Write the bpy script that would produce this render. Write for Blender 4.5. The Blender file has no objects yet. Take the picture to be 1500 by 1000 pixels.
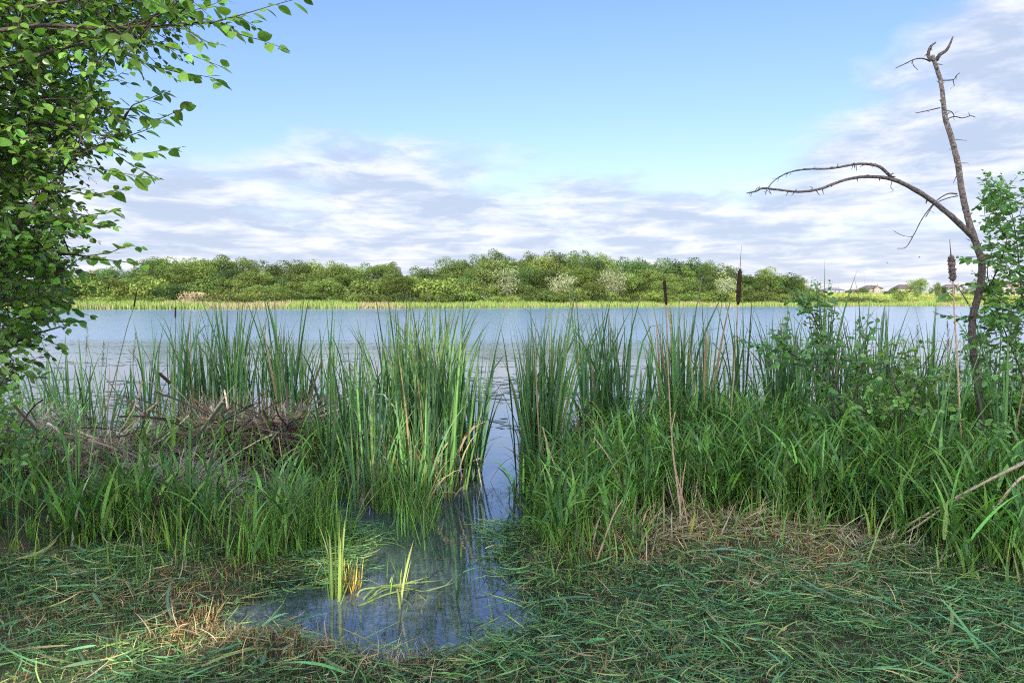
import bpy, math, random
import numpy as np

RNG = np.random.default_rng(7)
random.seed(7)
R = math.radians
scene = bpy.context.scene
COL = scene.collection

# ------------------------------------------------------------------ camera
CAM_Z = 1.65
PITCH = math.atan(57 / 1000.0)          # horizon sits 57 px above the middle
cp, sp = math.cos(PITCH), math.sin(PITCH)


def P(px, py, d):
    """World point seen at photo pixel (px, py) at depth y = d."""
    u, v = (px - 750) / 1000.0, (500 - py) / 1000.0
    dy = cp + v * sp
    dz = -sp + v * cp
    k = d / dy
    return np.array([u * k, d, CAM_Z + dz * k])


def G(px, py, z=0.0):
    u, v = (px - 750) / 1000.0, (500 - py) / 1000.0
    dy = cp + v * sp
    dz = -sp + v * cp
    k = (z - CAM_Z) / dz
    return np.array([u * k, dy * k, z])


def DX(px, d):
    return (px - 750) / 1000.0 * d


# sun: behind the camera, to the left
SUN_EL, SUN_AZ = R(29), R(11)
SUN = np.array([-math.sin(SUN_AZ) * math.cos(SUN_EL), -math.cos(SUN_AZ) * math.cos(SUN_EL), math.sin(SUN_EL)])


# ------------------------------------------------------------------ mesh helper
class MB:
    def __init__(self):
        self.v, self.c, self.f3, self.f4, self.n = [], [], [], [], 0

    def add(self, V, quads=None, tris=None, col=(0.1, 0.1, 0.1)):
        V = np.asarray(V, dtype=np.float64).reshape(-1, 3)
        c = np.asarray(col, dtype=np.float64)
        if c.ndim == 1:
            c = np.tile(c, (len(V), 1))
        self.v.append(V)
        self.c.append(c)
        if quads is not None and len(quads):
            self.f4.append(np.asarray(quads, dtype=np.int64).reshape(-1, 4) + self.n)
        if tris is not None and len(tris):
            self.f3.append(np.asarray(tris, dtype=np.int64).reshape(-1, 3) + self.n)
        self.n += len(V)

    def mesh(self, name, mat, smooth=True, origin=None):
        V = np.concatenate(self.v)
        if origin is not None:
            V = V - np.asarray(origin)
        C = np.concatenate(self.c)
        f4 = np.concatenate(self.f4) if self.f4 else np.zeros((0, 4), int)
        f3 = np.concatenate(self.f3) if self.f3 else np.zeros((0, 3), int)
        me = bpy.data.meshes.new(name)
        me.vertices.add(len(V))
        me.vertices.foreach_set("co", V.astype(np.float32).ravel())
        nl = f4.size + f3.size
        me.loops.add(nl)
        me.loops.foreach_set("vertex_index", np.concatenate([f4.ravel(), f3.ravel()]).astype(np.int32))
        npoly = len(f4) + len(f3)
        me.polygons.add(npoly)
        tot = np.concatenate([np.full(len(f4), 4), np.full(len(f3), 3)])
        st = np.concatenate([[0], np.cumsum(tot)[:-1]])
        me.polygons.foreach_set("loop_start", st.astype(np.int32))
        me.polygons.foreach_set("use_smooth", np.full(npoly, smooth))
        me.update(calc_edges=True)
        me.validate()
        a = me.color_attributes.new("tint", 'FLOAT_COLOR', 'POINT')
        if len(a.data) == len(C):
            a.data.foreach_set("color", np.concatenate([C, np.ones((len(C), 1))], 1).astype(np.float32).ravel())
        me.materials.append(mat)
        return me

    def build(self, name, mat, parent=None, smooth=True, origin=None):
        me = self.mesh(name, mat, smooth, origin)
        o = bpy.data.objects.new(name, me)
        COL.objects.link(o)
        if origin is not None:
            o.location = origin
        if parent is not None:
            o.parent = parent
        return o


def tag(o, label=None, cat=None, group=None, kind=None):
    if label:
        o['label'] = label
    if cat:
        o['category'] = cat
    if group:
        o['group'] = group
    if kind:
        o['kind'] = kind
    return o


def empty(name, loc, label, cat, group=None):
    o = bpy.data.objects.new(name, None)
    COL.objects.link(o)
    o.location = loc
    o.empty_display_size = 0.2
    return tag(o, label, cat, group)


def part(mb, name, mat, parent, smooth=True):
    """mesh in world coordinates put under its (unrotated) thing"""
    return mb.build(name, mat, parent, smooth) if parent is None else _part(mb, name, mat, parent, smooth)


def _part(mb, name, mat, parent, smooth):
    pl = np.array(parent.location)
    q = parent.parent
    while q is not None:
        pl = pl + np.array(q.location)
        q = q.parent
    me = mb.mesh(name, mat, smooth, pl)
    o = bpy.data.objects.new(name, me)
    COL.objects.link(o)
    o.parent = parent
    return o


def copy_tree(o, parent=None):
    c = o.copy()
    COL.objects.link(c)
    c.parent = parent
    for ch in list(o.children):
        copy_tree(ch, c)
    return c


# ------------------------------------------------------------------ shapes
def ribbons(mb, base, head, lean, curl, L, W, segs=5, power=1.6, roll=0.0, twist=0.0, col=(0.1, 0.2, 0.05), colj=0.2,
            tipcol=None, basecol=None, prof='grass', hcurl=0.0):
    base = np.asarray(base, float)
    n = len(base)
    bc = lambda x: np.broadcast_to(np.asarray(x, float), (n,)).astype(float)
    head, lean, curl, L, W, power, roll, twist = map(bc, (head, lean, curl, L, W, power, roll, twist))
    t = np.linspace(0, 1, segs + 1)
    tm = np.concatenate([[0], (t[1:] + t[:-1]) / 2])
    phi = lean[:, None] + curl[:, None] * tm[None, :] ** power[:, None]
    hh = head[:, None] + bc(hcurl)[:, None] * tm[None, :]
    d = np.stack([np.cos(hh) * np.sin(phi), np.sin(hh) * np.sin(phi), np.cos(phi)], -1)
    step = d * (L / segs)[:, None, None]
    step[:, 0] = 0
    pos = base[:, None, :] + np.cumsum(step, 1)
    side = np.stack([-np.sin(hh), np.cos(hh), np.zeros_like(hh)], -1)
    nrm = np.cross(d, side)
    rr = roll[:, None] + twist[:, None] * t[None, :]
    s2 = side * np.cos(rr)[..., None] + nrm * np.sin(rr)[..., None]
    if prof == 'grass':
        w = np.minimum(1, 0.55 + 1.8 * t) * (1 - t ** 2.2) + 0.02
    elif prof == 'reed':
        w = np.minimum(1, 0.75 + 1.5 * t) * np.minimum(1, (1 - t) * 2.6) ** 0.75 + 0.02
    else:
        w = np.ones_like(t)
    hw = 0.5 * W[:, None, None] * w[None, :, None]
    V = np.stack([pos - s2 * hw, pos + s2 * hw], 2)     # n, s+1, 2, 3
    K = (segs + 1) * 2
    i = np.arange(segs) * 2
    q = np.stack([i, i + 1, i + 3, i + 2], 1)
    F = (np.arange(n)[:, None, None] * K + q[None]).reshape(-1, 4)
    c = np.asarray(col, float)
    c = np.broadcast_to(c, (n, 3)).copy() if c.ndim == 1 else c.copy()
    c *= np.clip(1 + colj * RNG.normal(size=(n, 1)), 0.45, 1.8)
    c *= np.clip(1 + 0.35 * colj * RNG.normal(size=(n, 3)), 0.6, 1.5)
    C = c[:, None, :].repeat(segs + 1, 1)
    if tipcol is not None:
        m = (np.clip((t - 0.75) / 0.25, 0, 1) ** 1.5)[None, :, None] * RNG.random((n, 1, 1))
        C = C * (1 - m) + np.asarray(tipcol) * m
    if basecol is not None:
        m = (np.clip(1 - t / 0.22, 0, 1))[None, :, None]
        C = C * (1 - m) + np.asarray(basecol) * m
    C = C[:, :, None, :].repeat(2, 2)
    mb.add(V.reshape(-1, 3), F, None, C.reshape(-1, 3))


def smooth_path(pts, rad, per=5):
    """Catmull-Rom through points (k,3) with radii"""
    pts = np.asarray(pts, float)
    rad = np.asarray(rad, float)
    if len(pts) < 3:
        return pts, rad
    ext = np.vstack([2 * pts[0] - pts[1], pts, 2 * pts[-1] - pts[-2]])
    out, ro = [], []
    for i in range(1, len(ext) - 2):
        for s in np.linspace(0, 1, per, endpoint=False):
            a, b, c, d = ext[i - 1], ext[i], ext[i + 1], ext[i + 2]
            out.append(0.5 * ((2 * b) + (-a + c) * s + (2 * a - 5 * b + 4 * c - d) * s * s + (-a + 3 * b - 3 * c + d) * s ** 3))
            ro.append(rad[i - 1] * (1 - s) + rad[i] * s)
    out.append(pts[-1])
    ro.append(rad[-1])
    return np.array(out), np.array(ro)


def tube(mb, pts, rad, sides=8, col=(0.1, 0.08, 0.06), rough=0.0, cap=True, colj=0.0):
    pts = np.asarray(pts, float)
    k = len(pts)
    rad = np.broadcast_to(np.asarray(rad, float), (k,))
    tan = np.gradient(pts, axis=0)
    tan /= np.linalg.norm(tan, axis=1)[:, None] + 1e-12
    ref = np.array([0.31, 0.9, 0.3]) if abs(tan[0][1]) < 0.8 else np.array([1.0, 0.1, 0.2])
    V = []
    a = np.arange(sides) / sides * 2 * np.pi
    n = ref - tan[0] * (ref @ tan[0])
    n /= np.linalg.norm(n)
    for i in range(k):
        n = n - tan[i] * (n @ tan[i])
        n /= np.linalg.norm(n) + 1e-12
        b = np.cross(tan[i], n)
        r = rad[i] * (1 + rough * RNG.normal(size=sides))
        V.append(pts[i] + (np.cos(a) * r)[:, None] * n + (np.sin(a) * r)[:, None] * b)
    V = np.concatenate(V)
    j = np.arange(sides)
    j2 = (j + 1) % sides
    F = []
    for i in range(k - 1):
        F.append(np.stack([i * sides + j, i * sides + j2, (i + 1) * sides + j2, (i + 1) * sides + j], 1))
    F = np.concatenate(F)
    T = None
    if cap:
        V = np.vstack([V, pts[0], pts[-1] + tan[-1] * rad[-1] * 0.6])
        c0, c1 = k * sides, k * sides + 1
        T = np.concatenate([np.stack([j2, j, np.full(sides, c0)], 1),
                            np.stack([(k - 1) * sides + j, (k - 1) * sides + j2, np.full(sides, c1)], 1)])
    c = np.tile(np.asarray(col, float), (len(V), 1))
    if colj:
        c *= np.clip(1 + colj * RNG.normal(size=(len(V), 1)), 0.5, 1.6)
    mb.add(V, F, T, c)


# broad leaf: ovate, folded along the midrib, with a little stalk
_rows = [(0.01, 0.12), (0.11, 0.48), (0.31, 0.70), (0.55, 0.68), (0.78, 0.44), (0.92, 0.18)]
LV, LQ, LT = [], [], []
for t_, w_ in _rows:
    sag = -0.10 * t_ * t_
    LV += [(-w_ / 2, t_, 0.16 * w_ + sag), (0, t_, sag), (w_ / 2, t_, 0.16 * w_ + sag)]
for r_ in range(len(_rows) - 1):
    b_ = r_ * 3
    LQ += [(b_, b_ + 1, b_ + 4, b_ + 3), (b_ + 1, b_ + 2, b_ + 5, b_ + 4)]
LV.append((0.02, 1.04, -0.12))
n_ = len(LV) - 1
LT += [(n_ - 3, n_ - 2, n_), (n_ - 2, n_ - 1, n_)]
LV += [(-0.012, -0.22, 0.02), (0.012, -0.22, 0.02), (0.012, 0.03, 0.0), (-0.012, 0.03, 0.0)]
LQ.append((n_ + 1, n_ + 2, n_ + 3, n_ + 4))
LV = np.array(LV, float)
LQ = np.array(LQ)
LT = np.array(LT)


def leaves(mb, pos, dirs, nrm, size, col, colj=0.2, width=1.0):
    pos = np.asarray(pos, float).reshape(-1, 3)
    n = len(pos)
    if n == 0:
        return
    d = np.asarray(dirs, float)
    d = d / (np.linalg.norm(d, axis=1)[:, None] + 1e-9)
    z = np.asarray(nrm, float)
    z = z - d * (z * d).sum(1)[:, None]
    z /= np.linalg.norm(z, axis=1)[:, None] + 1e-9
    x = np.cross(d, z)
    s = np.broadcast_to(np.asarray(size, float), (n,))
    wj = width * (0.85 + 0.35 * RNG.random(n))
    fold = 0.1 + 1.2 * RNG.random(n)
    bend = -0.8 + 2.8 * RNG.random(n)
    T = LV[None].repeat(n, 0).copy()
    T[:, :, 0] *= wj[:, None]
    edge = LV[:, 2] + 0.10 * LV[:, 1] ** 2
    T[:, :, 2] = edge[None] * fold[:, None] - 0.10 * (LV[:, 1] ** 2)[None] * bend[:, None]
    V = pos[:, None, :] + s[:, None, None] * (T[:, :, 0:1] * x[:, None] + (T[:, :, 1:2] + 0.2) * d[:, None] + T[:, :, 2:3] * z[:, None])
    K = len(LV)
    off = np.arange(n)[:, None, None] * K
    c = np.broadcast_to(np.asarray(col, float), (n, 3)).copy()
    c *= np.clip(1 + colj * RNG.normal(size=(n, 1)), 0.5, 1.7)
    c *= np.clip(1 + 0.4 * colj * RNG.normal(size=(n, 3)), 0.6, 1.5)
    mb.add(V.reshape(-1, 3), (LQ[None] + off).reshape(-1, 4), (LT[None] + off).reshape(-1, 3), c[:, None, :].repeat(K, 1).reshape(-1, 3))


def unit(v):
    v = np.asarray(v, float)
    return v / (np.linalg.norm(v) + 1e-12)


def rand_unit(n):
    v = RNG.normal(size=(n, 3))
    return v / np.linalg.norm(v, axis=1)[:, None]


def leafy_path(mbw, mbl, pts, r0, r1, leaf, col, spacing=0.03, start=0.15, both=False, wood=(0.05, 0.04, 0.03), sides=5, per=4, colj=0.22, droop=0.25):
    """a twig along pts with alternate leaves"""
    pts = np.asarray(pts, float)
    rad = np.linspace(r0, r1, len(pts))
    sp_, sr = smooth_path(pts, rad, per)
    tube(mbw, sp_, sr, sides, wood, 0.04)
    seg = np.linalg.norm(np.diff(sp_, axis=0), axis=1)
    cum = np.concatenate([[0], np.cumsum(seg)])
    tot = cum[-1]
    s = np.arange(tot * start, tot, spacing)
    s = s + RNG.uniform(-0.3, 0.3, len(s)) * spacing
    s = np.clip(np.append(s, tot), 0, tot)
    pos = np.stack([np.interp(s, cum, sp_[:, k]) for k in range(3)], 1)
    tan = np.gradient(sp_, axis=0)
    tan = np.stack([np.interp(s, cum, tan[:, k]) for k in range(3)], 1)
    tan /= np.linalg.norm(tan, axis=1)[:, None] + 1e-9
    up = np.array([0, 0, 1.0]) + 0.55 * rand_unit(len(s))
    side = np.cross(tan, up)
    side /= np.linalg.norm(side, axis=1)[:, None] + 1e-9
    sg = np.where(np.arange(len(s)) % 2 == 0, 1.0, -1.0)[:, None]
    d = tan * 0.75 + side * sg * 0.85 + np.array([0, 0, -droop]) + 0.3 * rand_unit(len(s))
    d[-1] = tan[-1] + 0.2 * rand_unit(1)[0]
    size = leaf * np.clip(RNG.normal(1, 0.18, len(s)), 0.55, 1.4)
    size[-3:] *= np.array([0.85, 0.7, 0.5])[-min(3, len(size)):]
    nrm = up + 0.45 * rand_unit(len(s)) + np.array([0, -0.35, 0])
    leaves(mbl, pos, d, nrm, size, col, colj)


# ------------------------------------------------------------------ materials
def new_mat(name):
    m = bpy.data.materials.new(name)
    m.use_nodes = True
    nt = m.node_tree
    nt.nodes.clear()
    out = nt.nodes.new('ShaderNodeOutputMaterial')
    return m, nt, out


def N(nt, kind, **kw):
    n = nt.nodes.new(kind)
    for k, v in kw.items():
        if k in n.inputs.keys():
            n.inputs[k].default_value = v
        else:
            setattr(n, k, v)
    return n


def attr_mat(name, rough=0.5, trans=0.3, spec=0.35, noise=0.0, nscale=30, bump=0.0, bscale=60, objvar=0.0, tboost=(1.25, 1.35, 0.6)):
    m, nt, out = new_mat(name)
    L = nt.links.new
    a = N(nt, 'ShaderNodeAttribute', attribute_name='tint')
    col = a.outputs['Color']
    if objvar:
        oi = N(nt, 'ShaderNodeObjectInfo')
        hs = N(nt, 'ShaderNodeHueSaturation')
        mr = N(nt, 'ShaderNodeMapRange')
        mr.inputs['To Min'].default_value = 0.5 - 0.012 * objvar
        mr.inputs['To Max'].default_value = 0.5 + 0.016 * objvar
        L(oi.outputs['Random'], mr.inputs['Value'])
        L(mr.outputs[0], hs.inputs['Hue'])
        m7 = N(nt, 'ShaderNodeMath', operation='MULTIPLY')
        m7.inputs[1].default_value = 7.31
        fr = N(nt, 'ShaderNodeMath', operation='FRACT')
        L(oi.outputs['Random'], m7.inputs[0])
        L(m7.outputs[0], fr.inputs[0])
        mv = N(nt, 'ShaderNodeMapRange')
        mv.inputs['To Min'].default_value = 1 - 0.42 * objvar
        mv.inputs['To Max'].default_value = 1 + 0.38 * objvar
        L(fr.outputs[0], mv.inputs['Value'])
        L(mv.outputs[0], hs.inputs['Value'])
        L(col, hs.inputs['Color'])
        col = hs.outputs['Color']
    tc = N(nt, 'ShaderNodeTexCoord')
    if noise:
        nz = N(nt, 'ShaderNodeTexNoise', Scale=nscale, Detail=4.0)
        L(tc.outputs['Object'], nz.inputs['Vector'])
        mr2 = N(nt, 'ShaderNodeMapRange')
        mr2.inputs['From Min'].default_value = 0.3
        mr2.inputs['From Max'].default_value = 0.7
        mr2.inputs['To Min'].default_value = 1 - noise
        mr2.inputs['To Max'].default_value = 1 + noise
        L(nz.outputs[0], mr2.inputs['Value'])
        mx = N(nt, 'ShaderNodeVectorMath', operation='SCALE')
        L(col, mx.inputs[0])
        L(mr2.outputs[0], mx.inputs['Scale'])
        col = mx.outputs[0]
    b = N(nt, 'ShaderNodeBsdfPrincipled', Roughness=rough)
    b.inputs['Specular IOR Level'].default_value = spec
    L(col, b.inputs['Base Color'])
    if bump:
        nb = N(nt, 'ShaderNodeTexNoise', Scale=bscale, Detail=5.0)
        L(tc.outputs['Object'], nb.inputs['Vector'])
        bp = N(nt, 'ShaderNodeBump', Strength=bump, Distance=0.02)
        L(nb.outputs[0], bp.inputs['Height'])
        L(bp.outputs[0], b.inputs['Normal'])
    if trans:
        t = N(nt, 'ShaderNodeBsdfTranslucent')
        sc = N(nt, 'ShaderNodeVectorMath', operation='MULTIPLY')
        sc.inputs[1].default_value = tboost
        L(col, sc.inputs[0])
        L(sc.outputs[0], t.inputs['Color'])
        mix = N(nt, 'ShaderNodeMixShader')
        mix.inputs[0].default_value = trans
        L(b.outputs[0], mix.inputs[1])
        L(t.outputs[0], mix.inputs[2])
        L(mix.outputs[0], out.inputs[0])
    else:
        L(b.outputs[0], out.inputs[0])
    return m


M_REED = attr_mat('reed_blade', 0.42, 0.32, 0.3, noise=0.12, nscale=12)
M_GRASS = attr_mat('grass_blade', 0.45, 0.30, 0.28, noise=0.1, nscale=15)
M_LEAF = attr_mat('broad_leaf', 0.38, 0.45, 0.45, noise=0.12, nscale=60)
M_STRAW = attr_mat('dry_straw', 0.7, 0.15, 0.2, noise=0.2, nscale=40, tboost=(1, 1, 0.9))
M_BARK = attr_mat('bark', 0.85, 0.0, 0.2, noise=0.55, nscale=42, bump=1.0, bscale=70)
M_WOOD = attr_mat('weathered_wood', 0.8, 0.0, 0.2, noise=0.35, nscale=40, bump=0.6, bscale=90)
M_SPIKE = attr_mat('seed_head_fluff', 0.95, 0.0, 0.05, noise=0.35, nscale=160, bump=1.0, bscale=400)
M_FAR = attr_mat('far_foliage', 0.6, 0.28, 0.15, objvar=1.0, tboost=(1.2, 1.2, 0.6))
M_FARBARK = attr_mat('far_bark', 0.9, 0.0, 0.1)
M_SHADE = attr_mat('crown_foliage', 0.6, 0.15, 0.15)
M_PAD = attr_mat('floating_leaf', 0.35, 0.0, 0.5)
M_PLAIN = attr_mat('painted_siding', 0.8, 0.0, 0.2, noise=0.06, nscale=1.5)
M_ROOF = attr_mat('roof_shingle', 0.9, 0.0, 0.15, noise=0.2, nscale=3)
M_GLASS = attr_mat('window_glass', 0.08, 0.0, 0.6)
M_STONE = attr_mat('mud_lump', 0.6, 0.0, 0.4, noise=0.3, nscale=60, bump=0.8, bscale=80)


def ground_mat():
    m, nt, out = new_mat('bank_soil')
    L = nt.links.new
    tc = N(nt, 'ShaderNodeTexCoord')
    n1 = N(nt, 'ShaderNodeTexNoise', Scale=1.6, Detail=6.0)
    n2 = N(nt, 'ShaderNodeTexNoise', Scale=45.0, Detail=6.0, Roughness=0.7)
    L(tc.outputs['Object'], n1.inputs['Vector'])
    L(tc.outputs['Object'], n2.inputs['Vector'])
    r1 = N(nt, 'ShaderNodeValToRGB')
    r1.color_ramp.elements[0].position = 0.38
    r1.color_ramp.elements[1].position = 0.62
    r1.color_ramp.elements[0].color = (0.05, 0.055, 0.025, 1)
    r1.color_ramp.elements[1].color = (0.10, 0.075, 0.04, 1)
    r2 = N(nt, 'ShaderNodeValToRGB')
    r2.color_ramp.elements[0].color = (0.35, 0.35, 0.35, 1)
    r2.color_ramp.elements[1].color = (1.5, 1.5, 1.4, 1)
    r2.color_ramp.elements[0].position = 0.35
    r2.color_ramp.elements[1].position = 0.7
    L(n1.outputs[0], r1.inputs[0])
    L(n2.outputs[0], r2.inputs[0])
    mx = N(nt, 'ShaderNodeVectorMath', operation='MULTIPLY')
    L(r1.outputs[0], mx.inputs[0])
    L(r2.outputs[0], mx.inputs[1])
    b = N(nt, 'ShaderNodeBsdfPrincipled', Roughness=0.9)
    sz = N(nt, 'ShaderNodeSeparateXYZ')
    L(tc.outputs['Object'], sz.inputs[0])
    wet = N(nt, 'ShaderNodeMapRange')
    wet.inputs['From Min'].default_value = 0.012
    wet.inputs['From Max'].default_value = 0.055
    wet.inputs['To Min'].default_value = 0.35
    wet.inputs['To Max'].default_value = 1.0
    L(sz.outputs['Z'], wet.inputs['Value'])
    mw_ = N(nt, 'ShaderNodeVectorMath', operation='SCALE')
    L(mx.outputs[0], mw_.inputs[0])
    L(wet.outputs[0], mw_.inputs['Scale'])
    L(mw_.outputs[0], b.inputs['Base Color'])
    wr = N(nt, 'ShaderNodeMapRange')
    wr.inputs['From Min'].default_value = 0.35
    wr.inputs['To Min'].default_value = 0.25
    wr.inputs['To Max'].default_value = 0.9
    L(wet.outputs[0], wr.inputs['Value'])
    L(wr.outputs[0], b.inputs['Roughness'])
    bp = N(nt, 'ShaderNodeBump', Strength=0.8, Distance=0.03)
    L(n2.outputs[0], bp.inputs['Height'])
    L(bp.outputs[0], b.inputs['Normal'])
    L(b.outputs[0], out.inputs[0])
    return m


def meadow_mat():
    m, nt, out = new_mat('meadow_grass')
    L = nt.links.new
    tc = N(nt, 'ShaderNodeTexCoord')
    mp = N(nt, 'ShaderNodeMapping')
    mp.inputs['Scale'].default_value = (0.05, 0.09, 0.3)
    L(tc.outputs['Object'], mp.inputs[0])
    n1 = N(nt, 'ShaderNodeTexNoise', Scale=1.0, Detail=6.0, Roughness=0.65)
    L(mp.outputs[0], n1.inputs['Vector'])
    r1 = N(nt, 'ShaderNodeValToRGB')
    e = r1.color_ramp.elements
    e[0].position, e[0].color = 0.35, (0.09, 0.13, 0.027, 1)
    e[1].position, e[1].color = 0.68, (0.21, 0.205, 0.045, 1)
    x = e.new(0.5)
    x.color = (0.14, 0.17, 0.032, 1)
    L(n1.outputs[0], r1.inputs[0])
    b = N(nt, 'ShaderNodeBsdfPrincipled', Roughness=0.9)
    b.inputs['Specular IOR Level'].default_value = 0.1
    L(r1.outputs[0], b.inputs['Base Color'])
    n2 = N(nt, 'ShaderNodeTexNoise', Scale=1.5, Detail=4.0)
    L(tc.outputs['Object'], n2.inputs['Vector'])
    bp = N(nt, 'ShaderNodeBump', Strength=1.0, Distance=0.5)
    L(n2.outputs[0], bp.inputs['Height'])
    L(bp.outputs[0], b.inputs['Normal'])
    L(b.outputs[0], out.inputs[0])
    return m


def water_mat():
    m, nt, out = new_mat('lake_surface')
    L = nt.links.new
    tc = N(nt, 'ShaderNodeTexCoord')
    sx = N(nt, 'ShaderNodeSeparateXYZ')
    L(tc.outputs['Object'], sx.inputs[0])
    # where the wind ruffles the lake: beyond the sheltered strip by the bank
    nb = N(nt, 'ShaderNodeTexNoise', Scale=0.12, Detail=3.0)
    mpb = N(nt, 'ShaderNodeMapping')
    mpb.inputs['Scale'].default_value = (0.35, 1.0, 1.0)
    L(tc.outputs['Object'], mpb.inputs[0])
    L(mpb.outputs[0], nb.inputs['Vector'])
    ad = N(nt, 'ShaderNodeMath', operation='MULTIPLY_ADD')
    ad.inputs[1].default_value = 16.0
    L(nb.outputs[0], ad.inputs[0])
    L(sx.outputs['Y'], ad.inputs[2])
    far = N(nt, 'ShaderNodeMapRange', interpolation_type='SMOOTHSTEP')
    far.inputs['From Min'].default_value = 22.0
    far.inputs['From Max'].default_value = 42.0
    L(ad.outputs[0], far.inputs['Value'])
    # ripples
    mp = N(nt, 'ShaderNodeMapping')
    mp.inputs['Scale'].default_value = (1.0, 2.6, 1.0)
    L(tc.outputs['Object'], mp.inputs[0])
    n1 = N(nt, 'ShaderNodeTexNoise', Scale=1.6, Detail=5.0, Roughness=0.6)
    n2 = N(nt, 'ShaderNodeTexNoise', Scale=0.35, Detail=3.0)
    L(mp.outputs[0], n1.inputs['Vector'])
    L(mp.outputs[0], n2.inputs['Vector'])
    su = N(nt, 'ShaderNodeMath', operation='ADD')
    L(n1.outputs[0], su.inputs[0])
    L(n2.outputs[0], su.inputs[1])
    st = N(nt, 'ShaderNodeMapRange')
    st.inputs['To Min'].default_value = 0.035
    st.inputs['To Max'].default_value = 0.17
    ng = N(nt, 'ShaderNodeTexNoise', Scale=1.0, Detail=3.0)
    mg = N(nt, 'ShaderNodeMapping')
    mg.inputs['Scale'].default_value = (0.018, 0.05, 1.0)
    L(tc.outputs['Object'], mg.inputs[0])
    L(mg.outputs[0], ng.inputs['Vector'])
    gr = N(nt, 'ShaderNodeMapRange')
    gr.inputs['From Min'].default_value = 0.35
    gr.inputs['From Max'].default_value = 0.65
    gr.inputs['To Min'].default_value = 0.45
    gr.inputs['To Max'].default_value = 1.25
    L(ng.outputs[0], gr.inputs['Value'])
    gm = N(nt, 'ShaderNodeMath', operation='MULTIPLY')
    L(far.outputs[0], gm.inputs[0])
    L(gr.outputs[0], gm.inputs[1])
    L(gm.outputs[0], st.inputs['Value'])
    bp = N(nt, 'ShaderNodeBump', Distance=0.06)
    L(su.outputs[0], bp.inputs['Height'])
    L(st.outputs[0], bp.inputs['Strength'])
    b = N(nt, 'ShaderNodeBsdfPrincipled', IOR=2.35)
    b.inputs['Base Color'].default_value = (0.045, 0.065, 0.085, 1)
    ro = N(nt, 'ShaderNodeMapRange')
    ro.inputs['To Min'].default_value = 0.015
    ro.inputs['To Max'].default_value = 0.16
    L(far.outputs[0], ro.inputs['Value'])
    L(ro.outputs[0], b.inputs['Roughness'])
    L(bp.outputs[0], b.inputs['Normal'])
    # thin silty film close to the bank
    nf = N(nt, 'ShaderNodeTexNoise', Scale=9.0, Detail=9.0, Roughness=0.75, Distortion=0.6)
    mpf = N(nt, 'ShaderNodeMapping')
    mpf.inputs['Scale'].default_value = (1.0, 1.8, 1.0)
    L(tc.outputs['Object'], mpf.inputs[0])
    L(mpf.outputs[0], nf.inputs['Vector'])
    near = N(nt, 'ShaderNodeMapRange', interpolation_type='SMOOTHSTEP')
    near.inputs['From Min'].default_value = 4.6
    near.inputs['From Max'].default_value = 3.7
    L(sx.outputs['Y'], near.inputs['Value'])
    nr = N(nt, 'ShaderNodeMapRange')
    nr.inputs['From Min'].default_value = 0.44
    nr.inputs['From Max'].default_value = 0.58
    L(nf.outputs[0], nr.inputs['Value'])
    mm = N(nt, 'ShaderNodeMath', operation='MULTIPLY')
    L(near.outputs[0], mm.inputs[0])
    L(nr.outputs[0], mm.inputs[1])
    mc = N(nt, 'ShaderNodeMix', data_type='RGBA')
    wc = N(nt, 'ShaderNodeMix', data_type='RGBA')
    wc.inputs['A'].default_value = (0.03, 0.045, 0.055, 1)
    wc.inputs['B'].default_value = (0.075, 0.135, 0.235, 1)  # far water's own blue, raised to stand in for reflected sky brightness
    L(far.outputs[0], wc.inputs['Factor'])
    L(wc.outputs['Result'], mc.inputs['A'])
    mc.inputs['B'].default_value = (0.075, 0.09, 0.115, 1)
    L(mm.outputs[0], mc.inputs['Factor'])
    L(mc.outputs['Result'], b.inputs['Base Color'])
    L(b.outputs[0], out.inputs[0])
    return m


# ------------------------------------------------------------------ terrain
def sstep(a, b, x):
    t = np.clip((np.asarray(x, float) - a) / (b - a), 0, 1)
    return t * t * (3 - 2 * t)


def vnoise(x, y, s, seed=0):
    """cheap smooth value noise"""
    x = np.asarray(x, float) * s + seed * 17.3
    y = np.asarray(y, float) * s - seed * 9.1
    xi, yi = np.floor(x), np.floor(y)
    fx, fy = x - xi, y - yi
    fx, fy = fx * fx * (3 - 2 * fx), fy * fy * (3 - 2 * fy)

    def h(a, b):
        v = np.sin(a * 127.1 + b * 311.7 + seed * 74.7) * 43758.5453
        return v - np.floor(v)
    return (h(xi, yi) * (1 - fx) + h(xi + 1, yi) * fx) * (1 - fy) + (h(xi, yi + 1) * (1 - fx) + h(xi + 1, yi + 1) * fx) * fy


def land(x, y):
    """>0 on the bank, <0 in the water (metres to the edge, roughly)"""
    x, y = np.asarray(x, float), np.asarray(y, float)
    shore = np.interp(x, [-8, -3, -1.4, -0.9, 0.2, 0.6, 2.5, 6], [8.6, 8.0, 7.4, 5.6, 5.6, 7.3, 8.2, 9.5])
    a = shore - y
    c = np.interp(y, [3.0, 3.15, 3.5, 3.9, 4.3, 5.0, 6.0, 8.0], [-0.52, -0.54, -0.68, -0.56, -0.48, -0.58, -0.80, -0.8])
    w = np.interp(y, [3.0, 3.15, 3.5, 3.9, 4.3, 5.0, 6.0, 8.0], [-0.08, 0.36, 0.74, 0.64, 0.48, 0.62, 0.95, 1.0])
    b = np.abs(x - c) - w
    e = np.minimum(a, b)
    e = e + 0.34 * (vnoise(x, y, 2.3, 1) - 0.5) + 0.22 * (vnoise(x, y, 6.0, 2) - 0.5) + 0.08 * (vnoise(x, y, 17.0, 5) - 0.5)
    return e


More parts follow.
